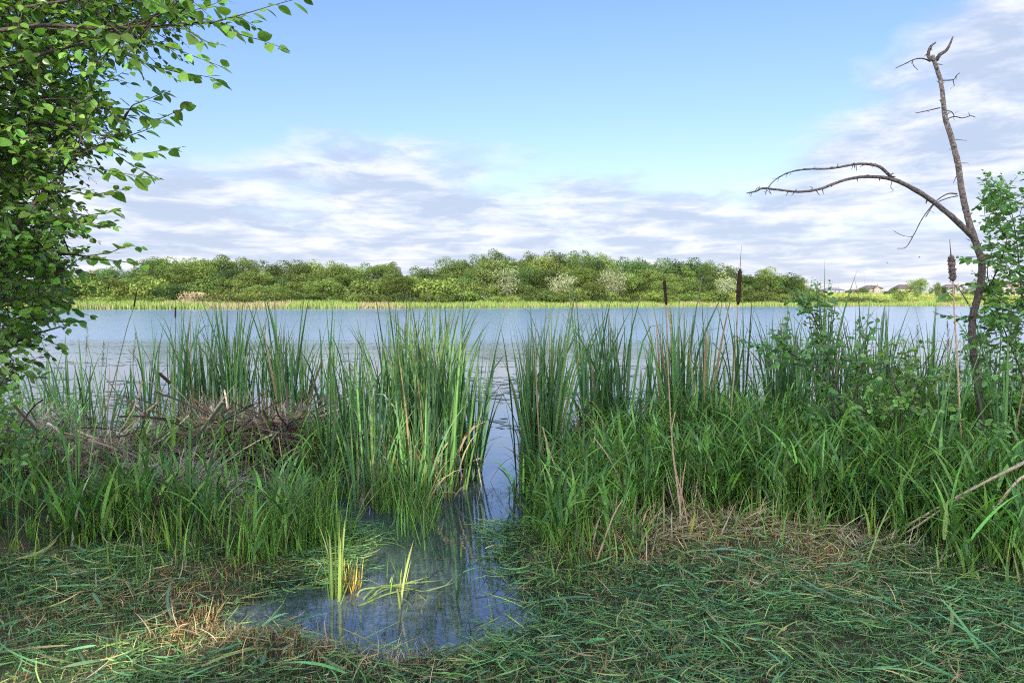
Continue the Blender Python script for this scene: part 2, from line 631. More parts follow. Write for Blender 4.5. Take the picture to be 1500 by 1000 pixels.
def gz(x, y):
    e = land(x, y)
    z = np.where(e > 0, 0.11 * (1 - np.exp(-e / 0.55)), np.maximum(e * 0.4, -0.3))
    z = z + np.where(e > 0.1, 0.05 * (vnoise(x, y, 1.3, 3) - 0.5) + 0.02 * (vnoise(x, y, 6.0, 4) - 0.5), 0)
    return z


mb = MB()
gx = np.concatenate([np.linspace(-60, -7, 18)[:-1], np.linspace(-7, 7, 200), np.linspace(7, 60, 18)[1:]])
gy = np.concatenate([np.linspace(-70, 1.5, 20)[:-1], np.linspace(1.5, 10, 150), [10.6, 11.5, 13]])
X, Y = np.meshgrid(gx, gy)
Z = gz(X, Y)
nx, ny = len(gx), len(gy)
idx = np.arange(nx * ny).reshape(ny, nx)
Q = np.stack([idx[:-1, :-1], idx[:-1, 1:], idx[1:, 1:], idx[1:, :-1]], -1).reshape(-1, 4)
mb.add(np.stack([X, Y, Z], -1).reshape(-1, 3), Q)
tag(mb.build('ground', ground_mat()), kind='structure')

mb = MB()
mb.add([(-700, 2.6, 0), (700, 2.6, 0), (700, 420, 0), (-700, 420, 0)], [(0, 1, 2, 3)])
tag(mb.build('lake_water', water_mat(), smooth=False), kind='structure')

# far shore
SHX = [-400, -120, -91, -32, 64, 165, 313, 600]
SHD = [120, 150, 165, 183, 258, 300, 330, 350]


def shore_y(x):
    return np.interp(x, SHX, SHD)


def shore_px(px):
    """depth of the far water's edge in the direction of photo column px"""
    u = (px - 750) / 1000.0
    d = 200.0
    for _ in range(40):
        d = 0.5 * d + 0.5 * float(shore_y(u * d))
    return d


def far_z(x, y):
    e = np.asarray(y, float) - shore_y(x)
    right = sstep(60, 150, x)
    z = -0.4 + 0.9 * sstep(-2, 4, e) + (1.2 + 0.5 * right) * sstep(5, 60, e) + (5.0 * right + 1.5) * sstep(40, 170, e)
    return z + 0.5 * (vnoise(x, y, 0.05, 6) - 0.5) * sstep(6, 30, e)


mb = MB()
gx = np.concatenate([np.linspace(-2600, -260, 14)[:-1], np.linspace(-260, 460, 220), np.linspace(460, 2600, 14)[1:]])
ev = np.concatenate([np.linspace(-4, 200, 90), [230, 280, 350, 500, 800, 1500, 2600]])
X, EV = np.meshgrid(gx, ev)
Y = shore_y(X) + EV
Z = far_z(X, Y)
nx, ny = len(gx), len(ev)
idx = np.arange(nx * ny).reshape(ny, nx)
Q = np.stack([idx[:-1, :-1], idx[:-1, 1:], idx[1:, 1:], idx[1:, :-1]], -1).reshape(-1, 4)
mb.add(np.stack([X, Y, Z], -1).reshape(-1, 3), Q)
tag(mb.build('meadow', meadow_mat()), kind='structure')

# reed fringe along the far water's edge
mb = MB()
n = 38000
px = RNG.uniform(-120, 1720, n)
d0 = np.array([shore_px(p) for p in np.linspace(-120, 1720, 60)])
d = np.interp(px, np.linspace(-120, 1720, 60), d0) + RNG.uniform(-1.5, 7.0, n) ** 1.0
x = (px - 750) / 1000 * d
patch = vnoise(x, d, 0.12, 8)
front = (d - shore_y(x)) < 2.5
col = np.where((patch < 0.27)[:, None] | (front & (RNG.random(n) < 0.28))[:, None], np.array([[0.20, 0.18, 0.08]]), np.array([[0.13, 0.185, 0.038]]))
h = RNG.uniform(1.1, 2.0, n) * (0.75 + 0.5 * vnoise(x, d, 0.2, 9))
ribbons(mb, np.stack([x, d, np.maximum(far_z(x, d) - 0.1, -0.2)], 1), RNG.uniform(0, 6.28, n), RNG.uniform(0, 0.2, n), RNG.uniform(0, 0.3, n),
        h, RNG.uniform(0.10, 0.2, n), 2, roll=RNG.uniform(0, 3, n), col=col, colj=0.12)
tag(mb.build('shore_reeds', M_STRAW), 'pale band of tan and green reeds along the far water edge', 'reeds', kind='stuff')

m1 = MB()
n = 16000
px = RNG.uniform(1060, 1720, n)
d = np.interp(px, np.linspace(-120, 1720, 60), d0) + 6 + 150 * RNG.random(n) ** 1.5
x = (px - 750) / 1000 * d
g_ = vnoise(x, d * 0.5, 0.10, 51)[:, None]
col = np.where(g_ > 0.55, np.array([[0.10, 0.135, 0.027]]), np.array([[0.19, 0.20, 0.04]]))
ribbons(m1, np.stack([x, d, far_z(x, d) - 0.1], 1), RNG.uniform(0, 6.28, n), RNG.uniform(0, 0.4, n), RNG.uniform(0, 0.6, n), RNG.uniform(0.5, 1.3, n), RNG.uniform(0.25, 0.7, n), 2, roll=RNG.uniform(0, 3, n), col=col, colj=0.2)
tag(m1.build('meadow_grass', M_STRAW), 'rough yellow green grass on the far meadow', 'grass', kind='stuff')

# ------------------------------------------------------------------ far wood
def crown_mesh(name, seed, H, Rr, low=0.22, n_lobes=34, leaves_per=80, col=(0.07, 0.10, 0.02), col2=None, frac2=0.0, leaf=(0.38, 0.75), mat=None, spread=1.0):
    rng = np.random.default_rng(seed)
    mbx = MB()
    c0 = H * (low + 1) / 2
    hz = H * (1 - low) / 2
    dirs = rng.normal(size=(n_lobes, 3))
    dirs /= np.linalg.norm(dirs, axis=1)[:, None]
    rad = rng.uniform(0.45, 0.95, n_lobes)
    cen = dirs * rad[:, None] * np.array([Rr, Rr, hz]) * spread + np.array([0, 0, c0])
    # egg-shaped: wider above the middle
    k = 1 + 0.18 * (cen[:, 2] - c0) / hz
    cen[:, :2] *= k[:, None]
    lr = rng.uniform(0.24, 0.42, n_lobes) * Rr
    for i in range(n_lobes):
        m = int(leaves_per * (lr[i] / (0.33 * Rr)) ** 2)
        v = rng.normal(size=(m, 3))
        v[:, 2] += 0.35
        v /= np.linalg.norm(v, axis=1)[:, None]
        r = lr[i] * rng.uniform(0.7, 1.12, m)
        p = cen[i] + v * r[:, None] * np.array([1.05, 1.05, 0.8])
        nrm = v + 0.6 * rng.normal(size=(m, 3))
        nrm /= np.linalg.norm(nrm, axis=1)[:, None]
        a = np.cross(nrm, rng.normal(size=(m, 3)))
        a /= np.linalg.norm(a, axis=1)[:, None]
        b = np.cross(nrm, a)
        s = rng.uniform(leaf[0], leaf[1], m)[:, None] * 0.5
        V = np.stack([p - a * s, p - b * s * 0.75, p + a * s, p + b * s * 0.75], 1).reshape(-1, 3)
        base = np.asarray(col) * rng.uniform(0.8, 1.25)
        c = np.tile(base, (m, 1)) * rng.uniform(0.84, 1.16, (m, 1))
        if col2 is not None:
            sel = rng.random(m) < frac2 * rng.uniform(0.5, 1.4)
            c[sel] = np.asarray(col2) * rng.uniform(0.8, 1.15, (sel.sum(), 1))
        mbx.add(V, np.arange(m * 4).reshape(-1, 4), None, np.repeat(c, 4, 0))
    return mbx.mesh(name, mat or M_FAR, smooth=False)


def trunk_mesh(name, seed, H, r, col=(0.12, 0.10, 0.08), low=0.22):
    rng = np.random.default_rng(seed)
    mbx = MB()
    top = H * 0.72
    lean = rng.normal(size=2) * 0.03 * H
    zz = np.linspace(-0.5, top, 6)
    pts = np.stack([lean[0] * (zz / top) ** 2, lean[1] * (zz / top) ** 2, zz], 1)
    tube(mbx, pts, np.linspace(r, r * 0.3, 6), 7, col)
    for _ in range(6):
        z0 = rng.uniform(low, 0.6) * H
        a = rng.uniform(0, 6.28)
        p0 = np.array([lean[0] * (z0 / top) ** 2, lean[1] * (z0 / top) ** 2, z0])
        l = rng.uniform(0.16, 0.28) * H
        p1 = p0 + l * 0.5 * np.array([math.cos(a), math.sin(a), 0.6])
        p2 = p0 + l * np.array([math.cos(a), math.sin(a), 1.0])
        tube(mbx, [p0, p1, p2], [r * 0.4, r * 0.28, r * 0.1], 5, col)
    return mbx.mesh(name, M_FARBARK)


TREE_KINDS = {}
GREENS = [(0.0533, 0.0843, 0.0172), (0.0671, 0.0963, 0.0189), (0.0413, 0.0722, 0.0189), (0.074, 0.1032, 0.0206), (0.0585, 0.0808, 0.0206), (0.086, 0.1161, 0.0241)]
for i in range(6):
    TREE_KINDS['round', i] = (crown_mesh('crown', 100 + i, 1.0 * 14, 5.2 + 0.5 * (i % 3), 0.14 + 0.03 * (i % 2), 42, 150, GREENS[i], leaf=(0.28, 0.52)), trunk_mesh('trunk', 200 + i, 14, 0.28), 14.0)
for i in range(3):
    TREE_KINDS['tall', i] = (crown_mesh('crown', 130 + i, 14, 3.7, 0.12, 36, 110, GREENS[(i * 2 + 1) % 6], leaf=(0.28, 0.5)), trunk_mesh('trunk', 230 + i, 14, 0.24), 14.0)
for i in range(2):
    TREE_KINDS['pale', i] = (crown_mesh('crown', 150 + i, 14, 6.0, 0.10, 40, 85, (0.12, 0.14, 0.05), (0.23, 0.225, 0.15), 0.40, (0.24, 0.48)), trunk_mesh('trunk', 250 + i, 14, 0.28), 14.0)
for i in range(4):
    TREE_KINDS['bush', i] = (crown_mesh('crown', 160 + i, 5, 3.4, 0.0, 26, 60, [(0.065, 0.095, 0.018), (0.09, 0.122, 0.023), (0.054, 0.078, 0.018), (0.105, 0.135, 0.026)][i], leaf=(0.25, 0.45)), None, 5.0)
TREE_KINDS['grey', 0] = (crown_mesh('crown', 180, 5, 3.6, 0.0, 26, 60, (0.24, 0.18, 0.12), (0.17, 0.16, 0.06), 0.3, leaf=(0.25, 0.45)), None, 5.0)


def far_tree(name, kind, i, px, off, top_y, label, cat, group=None, wide=1.0, d=None):
    d = d if d is not None else shore_px(px) + off
    x = DX(px, d)
    z0 = float(far_z(x, d))
    top = P(px, top_y, d)[2]
    cm, tm, H0 = TREE_KINDS[kind, i]
    h = max(top - z0, 1.2)
    s = h / H0 * 1.04
    root = empty(name, (x, d, z0 - 0.1), label, cat, group)
    root.rotation_euler.z = random.uniform(0, 6.28)
    w = wide * s ** 0.6 if kind != 'bush' and kind != 'grey' else wide * s
    root.scale = (w * random.uniform(0.85, 1.2), w * random.uniform(0.85, 1.2), s)
    o = bpy.data.objects.new('crown' if kind not in ('bush', 'grey') else 'foliage', cm)
    COL.objects.link(o)
    o.parent = root
    if tm is not None:
        t = bpy.data.objects.new('trunk', tm)
        COL.objects.link(t)
        t.parent = root
    else:
        st = bpy.data.objects.new('stem', STEM)
        COL.objects.link(st)
        st.parent = root
    return root


mbs = MB()
for k in range(7):
    a = k * 0.9
    tube(mbs, [(0, 0, -0.3), (0.6 * math.cos(a), 0.6 * math.sin(a), 1.3), (1.5 * math.cos(a), 1.5 * math.sin(a), 2.9)], [0.09, 0.06, 0.03], 5, (0.13, 0.11, 0.08))
STEM = mbs.mesh('stem', M_FARBARK)

TOPX = [-60, 60, 130, 200, 250, 290, 340, 370, 400, 430, 480, 520, 550, 575, 600, 625, 650, 690, 725, 745, 770, 800, 845, 870, 900, 930, 960, 990, 1010, 1040, 1065, 1090, 1130, 1150, 1170, 1183]
TOPY = [420, 408, 398, 389, 383, 376, 379, 378, 386, 386, 389, 389, 387, 389, 401, 394, 389, 381, 374, 381, 379, 380, 373, 381, 379, 381, 383, 381, 382, 387, 392, 402, 398, 401, 405, 416]


def topy(px):
    return float(np.interp(px, TOPX, TOPY))


# back row makes the skyline
px = -60.0
k = 0
while px < 1075:
    lab, grp = ('tall green tree on the skyline of the far wood, left of the dip', 'skyline trees left of the dip') if px < 600 else \
        ('broad green tree on the skyline of the far wood, right of the dip', 'skyline trees right of the dip')
    far_tree('wood_tree', 'round' if (px > 640 or k % 3) else 'tall', random.randrange(6) if (px > 640 or k % 3) else random.randrange(3),
             px, random.uniform(48, 62), topy(px) + random.uniform(-3.5, 4.5), lab, 'tree', grp, random.uniform(0.95, 1.25))
    px += random.uniform(17, 27)
    k += 1
px = -50.0
while px < 1185:
    lab, grp = ('mid height green tree inside the far wood, left of the dip', 'trees inside the far wood left of the dip') if px < 600 else \
        ('mid height green tree inside the far wood, right of the dip', 'trees inside the far wood right of the dip')
    kind = random.choice(['round', 'round', 'tall'])
    ty = topy(px)
    far_tree('wood_tree', kind, random.randrange(6 if kind == 'round' else 3), px, random.uniform(28, 42), ty + random.uniform(6, 22) * (1.0 if px < 1080 else 0.4), lab, 'tree', grp, random.uniform(0.9, 1.2))
    px += random.uniform(15, 25)
px = -40.0
while px < 1090:
    lab, grp = ('bright green bushy tree at the front edge of the far wood', 'bushy trees at the front edge of the far wood')
    kind = random.choice(['bush', 'round', 'bush', 'tall'])
    far_tree('edge_tree', kind, random.randrange({'bush': 4, 'round': 6, 'tall': 3}[kind]), px, random.uniform(16, 27), random.uniform(404, 424) if px < 680 else random.uniform(410, 428),
             lab, 'tree', grp, random.uniform(0.95, 1.3))
    px += random.uniform(16, 28)
px = 110.0
while px < 1180:
    if not 255 < px < 322:
        far_tree('shore_bush', 'bush', random.randrange(4), px, random.uniform(9, 15), random.uniform(424, 434) if px > 330 else random.uniform(432, 437),
                 'low leafy bush along the foot of the far wood', 'bush', 'low bushes along the foot of the far wood', random.uniform(1.0, 1.9))
    px += random.uniform(13, 24)
# the ones a viewer can tell apart
far_tree('flowering_tree', 'pale', 0, 733, 24, 386, 'largest cream flowering tree, under the peak of the far wood', 'tree', None, 1.15)
far_tree('flowering_tree', 'pale', 1, 822, 22, 398, 'cream flowering tree on the left of the tall tree with the high rounded top', 'tree', None, 0.85)
far_tree('flowering_tree', 'pale', 1, 897, 18, 390, 'palest flowering tree of the far wood, nearest the water', 'tree', None, 0.9)
far_tree('flowering_tree', 'pale', 0, 1062, 18, 402, 'dull cream flowering tree behind the tall dark cattail head', 'tree', None, 0.9)
far_tree('wood_tree', 'round', 4, 847, 45, 371, 'tall tree whose rounded top stands highest right of the peak', 'tree', None, 1.0)
far_tree('wood_tree', 'round', 1, 727, 58, 374, 'dark tree whose crown forms the peak of the far wood', 'tree', None, 1.0)
far_tree('wood_tree', 'tall', 1, 577, 30, 386, 'slender pointed tree beside the dip in the skyline', 'tree', None, 0.9)
far_tree('grey_thicket', 'grey', 0, 292, 13, 427, 'greyish brown leafless thicket on the grassy far shore', 'bush', None, 1.7)
for i_, (a_, b_, w_) in enumerate([(1098, 401, 1.0), (1122, 397, 1.2), (1148, 400, 1.2), (1168, 408, 1.0)]):
    far_tree('wood_tree', 'round', i_, a_, 30, b_, 'olive green tree in the rounded clump closing the right end of the wood', 'tree', 'trees of the rounded clump at the right end', w_)
# meadow on the right: lone trees, bushes, dark trees round the houses
far_tree('meadow_tree', 'round', 5, 1343, 45, 409, 'bright round tree standing alone in the meadow before the houses', 'tree', None, 0.75)
far_tree('meadow_tree', 'round', 3, 1371, 80, 413, 'small dark round tree right of the bright lone meadow tree', 'tree', None, 0.55)
far_tree('meadow_tree', 'round', 2, 1428, 80, 411, 'bluish green tree behind the dead trunk on the meadow', 'tree', None, 0.7)
far_tree('meadow_tree', 'bush', 1, 1319, 40, 423, 'small light green tree left of the bright lone meadow tree', 'tree', None, 0.9)
for a_, b_, w_ in [(1205, 436, 2.2), (1228, 435, 2.4), (1258, 434, 2.4), (1287, 436, 1.6), (1105, 434, 2.0), (1150, 434, 2.0), (1390, 433, 2), (1455, 432, 2.2)]:
    far_tree('meadow_bush', 'bush', random.randrange(4), a_, random.uniform(18, 40), b_, 'low spreading bush out on the yellow green meadow', 'bush', 'low bushes on the meadow', w_)
for a_, b_ in [(1188, 423), (1198, 425), (1244, 424), (1253, 425), (1262, 421), (1268, 423), (1296, 425), (1303, 423), (1310, 420), (1330, 421), (1362, 421), (1381, 420), (1412, 421), (1440, 419), (1462, 417), (1490, 420)]:
    far_tree('garden_tree', 'round', random.choice([0, 2, 4]), a_, 0, b_ + random.uniform(-1, 1), 'dark green tree growing between the houses across the lake', 'tree', 'dark trees between the far houses', random.uniform(0.5, 0.75), d=438 + random.uniform(-4, 4))


# ------------------------------------------------------------------ houses
def box(mbx, x0, x1, y0, y1, z0, z1, col):
    V = [(x0, y0, z0), (x1, y0, z0), (x1, y1, z0), (x0, y1, z0), (x0, y0, z1), (x1, y0, z1), (x1, y1, z1), (x0, y1, z1)]
    F = [(0, 3, 2, 1), (4, 5, 6, 7), (0, 1, 5, 4), (1, 2, 6, 5), (2, 3, 7, 6), (3, 0, 4, 7)]
    mbx.add(V, F, None, col)


def hip(mbx, x0, x1, y0, y1, z0, h, col, ridge=0.3):
    cx0, cx1 = x0 + (x1 - x0) * ridge, x1 - (x1 - x0) * ridge
    cy = (y0 + y1) / 2
    V = [(x0, y0, z0), (x1, y0, z0), (x1, y1, z0), (x0, y1, z0), (cx0, cy, z0 + h), (cx1, cy, z0 + h)]
    mbx.add(V, [(0, 1, 5, 4), (2, 3, 4, 5), (0, 3, 2, 1)], [(1, 2, 5), (3, 0, 4)], col)


def house(px, d, w_px, wall_top_y, roof_top_y, wall_c, roof_c, label, gable=True, wins=4):
    x = DX(px, d)
    w = w_px / 1000.0 * d
    z0 = float(far_z(x, d)) - 0.5
    zt, zr = P(px, wall_top_y, d)[2], P(px, roof_top_y, d)[2]
    dep = 10.0
    root = empty('house', (x, d, z0), label, 'house')
    m1 = MB()
    box(m1, x - w / 2, x + w / 2, d, d + dep, z0, zt, wall_c)
    if gable:
        box(m1, x - w * 0.1, x + w * 0.24, d - 1.6, d, z0, zt, np.array(wall_c) * 1.03)
    part(m1, 'wall', M_PLAIN, root, False)
    m2 = MB()
    hip(m2, x - w / 2 - 0.6, x + w / 2 + 0.6, d - 0.6, d + dep + 0.6, zt + 0.003, zr - zt, roof_c, 0.28)
    if gable:
        gx0, gx1, gp = x - w * 0.1 - 0.4, x + w * 0.24 + 0.4, x + w * 0.07
        hh = (zr - zt) * 0.7
        V = [(gx0, d - 2.1, zt + 0.01), (gx1, d - 2.1, zt + 0.01), (gp, d - 2.1, zt + hh), (gx0, d + 3, zt + 0.01), (gx1, d + 3, zt + 0.01), (gp, d + 3, zt + hh)]
        m2.add(V, [(0, 2, 5, 3), (2, 1, 4, 5)], None, roof_c)
    rf = part(m2, 'roof', M_ROOF, root, False)
    if gable:
        m1b = MB()
        m1b.add([(x - w * 0.1, d - 1.63, zt), (x + w * 0.24, d - 1.63, zt), (gp, d - 1.63, zt + hh * 0.9)], None, [(0, 1, 2)], wall_c)
        part(m1b, 'gable', M_PLAIN, root, False)
    m3 = MB()
    box(m3, x + w * 0.32, x + w * 0.36, d + 3, d + 4, zt, zr + 0.9, (0.3, 0.2, 0.16))
    part(m3, 'chimney', M_PLAIN, rf, False)
    for k in range(wins):
        cx = x - w * 0.42 + w * 0.84 * k / max(1, wins - 1)
        yy = d - (1.6 if gable and -0.1 * w < cx - x < 0.24 * w else 0)
        for zf in ((0.28, 0.72) if zt - z0 > 4.5 else (0.5,)):
            zc = z0 + (zt - z0) * zf
            mf = MB()
            box(mf, cx - 0.75, cx + 0.75, yy - 0.08, yy - 0.003, zc - 0.85, zc + 0.85, (0.28, 0.27, 0.25))
            fo = part(mf, 'window', M_PLAIN, root, False)
            mp_ = MB()
            box(mp_, cx - 0.6, cx + 0.6, yy - 0.12, yy - 0.083, zc - 0.7, zc + 0.7, (0.06, 0.07, 0.09))
            part(mp_, 'pane', M_GLASS, fo, False)
    return root


house(1222, 455, 28, 424.5, 421, (0.16, 0.15, 0.15), (0.10, 0.10, 0.11), 'long low dark roofed house farthest left across the meadow', False, 5)
house(1280, 450, 25, 422.5, 417.5, (0.17, 0.13, 0.10), (0.065, 0.05, 0.055), 'beige house with gabled front, left of the lone meadow tree', True, 4)
house(1256, 462, 26, 427, 423.5, (0.22, 0.165, 0.14), (0.08, 0.06, 0.06), 'low brown house tucked behind trees left of the gabled beige one', False, 4)
house(1327, 460, 24, 423, 416.5, (0.36, 0.26, 0.22), (0.06, 0.045, 0.045), 'brown roofed house half hidden behind the bright meadow tree', False, 4)
house(1398, 455, 27, 421, 416, (0.16, 0.125, 0.11), (0.08, 0.06, 0.065), 'pinkish beige house behind the frayed cattail head', True, 4)
house(1482, 450, 34, 419, 411, (0.22, 0.15, 0.12), (0.12, 0.08, 0.07), 'large salmon house at the far right behind shrub leaves', True, 5)

# ------------------------------------------------------------------ cattails
CAT = (0.075, 0.165, 0.062)


def cattail_mesh(seed, nb, h, lean=0.07, bend=0.28, w=0.021, col=CAT):
    rng = np.random.default_rng(seed)
    mbx = MB()
    a = rng.uniform(0, 6.28, nb)
    base = np.stack([0.025 * np.cos(a), 0.025 * np.sin(a), np.full(nb, -0.12)], 1)
    L = (h + 0.12) * np.clip(rng.normal(0.9, 0.13, nb), 0.5, 1.08)
    pw = rng.choice([1.5, 2.5, 5.0], nb)
    cu = np.abs(rng.normal(0, bend, nb))
    brk = rng.random(nb) < 0.14
    u_ = rng.random((nb, 1))
    c_ = np.asarray(col, float)
    cols = np.where(u_ < 0.22, c_ * 0.55, np.where(u_ < 0.68, c_, np.where(u_ < 0.97, c_ * np.array([1.7, 1.45, 1.1]), np.array([0.27, 0.21, 0.11]))))
    cu[brk] = rng.uniform(1.2, 2.2, brk.sum())
    pw[brk] = 7
    ribbons(mbx, base, a + rng.normal(0, 0.4, nb), np.abs(rng.normal(0.02, lean, nb)), cu, L, w * rng.uniform(0.75, 1.2, nb), 9, pw,
            roll=rng.uniform(-0.9, 0.9, nb), twist=rng.uniform(-1.2, 1.2, nb), col=cols, colj=0.16, basecol=(0.16, 0.2, 0.07), tipcol=(0.25, 0.2, 0.09), prof='reed')
    nd = int(rng.integers(1, 4))
    ad = rng.uniform(0, 6.28, nd)
    ribbons(mbx, np.stack([0.03 * np.cos(ad), 0.03 * np.sin(ad), np.full(nd, -0.1)], 1), ad, rng.uniform(0.05, 0.3, nd), rng.uniform(0.6, 2.3, nd), h * rng.uniform(0.25, 0.6, nd), w * 0.8, 7, 3.0, rng.uniform(-0.8, 0.8, nd), 1.0, (0.25, 0.185, 0.11), 0.25, prof='reed')
    return mbx.mesh('cattail_plant', M_REED)


CATS = [cattail_mesh(300 + i, 7 + i % 4, 1.6, 0.05 + 0.018 * (i % 4)) for i in range(16)]
SPARSE = [cattail_mesh(340 + i, 3 + i % 3, 1.6, 0.12, 0.3) for i in range(10)]


def clump(px, d, rx, ry, n, h, label, group, meshes=CATS, hv=0.1, outward=0.12):
    cx = DX(px, d)
    for k in range(n):
        a = random.uniform(0, 6.28)
        r = math.sqrt(random.random())
        x, y = cx + rx * r * math.cos(a), d + ry * r * math.sin(a)
        o = bpy.data.objects.new('cattail_plant', random.choice(meshes))
        COL.objects.link(o)
        o.location = (x, y, min(max(float(gz(x, y)), -0.05), 0.1))
        s = h / 1.6 * random.gauss(1.0, hv) * (1.0 - 0.14 * r ** 3)
        o.rotation_euler = (random.gauss(0, 0.035) - outward * 0.5 * r * math.sin(a), random.gauss(0, 0.035) + outward * r * math.cos(a), random.uniform(0, 6.28))
        o.scale = (0.5 * s + 0.5, 0.5 * s + 0.5, s)
        tag(o, label, 'cattail', group)


clump(620, 6.2, 0.50, 0.50, 40, 1.72, 'tall cattail plant in the dense partly sunlit clump left of the water channel', 'cattails of the sunlit clump left of the channel', hv=0.08)
clump(600, 5.55, 0.34, 0.28, 9, 0.75, 'short young cattail in the water just before the sunlit clump', 'short cattails before the sunlit clump', SPARSE, 0.25)
clump(545, 5.6, 0.25, 0.35, 9, 1.05, 'short thin cattail in the water at the left foot of the sunlit clump', 'thin cattails at the left foot of the sunlit clump', SPARSE, 0.2)
clump(688, 6.6, 0.10, 0.3, 5, 1.15, 'short thin cattail standing in water at the channel edge of the sunlit clump', 'thin cattails at the left channel edge', SPARSE)
clump(793, 6.3, 0.25, 0.42, 22, 1.66, 'green cattail plant of the clump bordering the channel on its right', 'cattails of the clump right of the channel', hv=0.09, outward=0.15)
clump(882, 7.2, 0.26, 0.4, 13, 1.70, 'cattail plant of the second clump right of the channel', 'cattails of the second clump right of the channel')
clump(1003, 7.0, 0.25, 0.42, 15, 1.62, 'cattail plant of the third clump right of the channel, around the narrow brown head', 'cattails of the third clump right of the channel', hv=0.12)
clump(940, 7.6, 0.25, 0.4, 7, 1.15, 'low cattail in the gap between second and third clump', 'low cattails between second and third clump', SPARSE, 0.15)
clump(330, 8.3, 1.02, 0.5, 40, 1.62, 'green cattail plant in the long stand above the fallen log', 'cattails of the stand above the fallen log', hv=0.11)
clump(110, 8.2, 0.95, 0.6, 30, 1.12, 'low sparse cattail between the leafy tree and the long stand', 'sparse cattails beside the leafy tree', SPARSE, 0.16)
clump(478, 8.0, 0.55, 0.5, 20, 1.40, 'thin cattail in the gap left of the sunlit clump', 'thin cattails left of the sunlit clump', SPARSE, 0.15)
clump(522, 6.9, 0.22, 0.35, 9, 1.2, 'dark green cattail close against the left side of the sunlit clump', 'dark cattails against the sunlit clump', CATS, 0.1)
clump(1120, 7.6, 0.45, 0.5, 16, 1.42, 'cattail plant beside the stalk of the tall dark cattail head', 'cattails beside the tall dark head', CATS, 0.13)
clump(1250, 7.9, 0.75, 0.6, 24, 1.42, 'cattail plant among the bushes left of the dead tree', 'cattails among the bushes left of the dead tree', CATS, 0.15)
clump(1440, 8.2, 0.65, 0.6, 16, 1.35, 'cattail plant behind the dead trunk and leafy shrub', 'cattails behind the dead trunk', CATS, 0.14)


def single_cat(px, d, h, nb, label, lean=0.1, w=0.016, col=CAT, z=None, seed=1, bend=0.25):
    x = DX(px, d)
    o = bpy.data.objects.new('cattail_plant', cattail_mesh(seed, nb, h, lean, bend, w, col))
    COL.objects.link(o)
    o.location = (x, d, max(float(gz(x, d)), -0.04) if z is None else z)
    return tag(o, label, 'cattail')


single_cat(104, 4.45, 1.02, 9, 'dark cattail plant alone in the grass at far left', 0.10, seed=401)
single_cat(268, 4.55, 0.92, 7, 'dark upright cattail alone in the grass below the log', 0.07, seed=402)
single_cat(478, 6.0, 1.1, 12, 'fan shaped cattail standing alone between log and sunlit clump', 0.12, seed=403)
single_cat(487, 3.72, 0.50, 14, 'short sunlit cattail shoot with brown base rising from the pool', 0.07, 0.013, (0.13, 0.20, 0.065), seed=404)
single_cat(1285, 6.6, 1.46, 12, 'tall dark cattail fan crossing the lake left of the dead tree', 0.13, 0.016, seed=405)
single_cat(1375, 5.0, 1.2, 8, 'cattail with broad blades beside the frayed head stalk', 0.1, 0.018, seed=406)
single_cat(1480, 5.6, 1.4, 9, 'broad bladed cattail at the right edge below the shrub', 0.1, 0.018, seed=407)


def spike(stem_px, head_px, tip_px, d0, d1, hr, label, stem_c=(0.30, 0.21, 0.12), head_c=(0.06, 0.035, 0.025), sr=0.0045, fray=0.0, zoff=None):
    pts = []
    m = len(stem_px)
    for i, (a, b) in enumerate(stem_px):
        pts.append(P(a, b, d0 + (d1 - d0) * i / (m - 1)))
    root = empty('cattail', tuple(pts[0]), label, 'cattail')
    m1 = MB()
    h0, h1 = P(*head_px[0], d1), P(*head_px[1], d1)
    sp_, sr_ = smooth_path(np.array(pts + [h0]), np.linspace(sr * 1.25, sr * 0.8, m + 1), 5)
    tube(m1, sp_, sr_, 7, stem_c, 0.03, colj=0.1)
    part(m1, 'stem', M_STRAW, root)
    m2 = MB()
    t = np.linspace(0, 1, 22)
    prof = hr * np.minimum(1, np.minimum(t * 7 + 0.25, (1 - t) * 9 + 0.3)) * (1 + (0.04 + 0.15 * fray) * RNG.normal(size=22))
    hp = h0 + (h1 - h0) * t[:, None]
    tube(m2, hp, prof, 12, head_c, 0.06 + fray, colj=0.2)
    if fray:
        nf = 160
        tt = RNG.random(nf)
        pos = h0 + (h1 - h0) * tt[:, None]
        ribbons(m2, pos + rand_unit(nf) * hr * 0.8, RNG.uniform(0, 6.28, nf), RNG.uniform(1.2, 2.6, nf), 0.3, hr * RNG.uniform(0.6, 1.3, nf), 0.004, 2, col=np.array(head_c) * 1.25, colj=0.2)
    part(m2, 'seed_head', M_SPIKE, root)
    m3 = MB()
    tp = P(*tip_px, d1)
    tube(m3, [h1 - (h1 - h0) * 0.03, (h1 + tp) / 2, tp], [sr * 0.8, sr * 0.6, sr * 0.3], 6, np.array(stem_c) * 0.6)
    part(m3, 'spike_tip', M_STRAW, root)
    return root


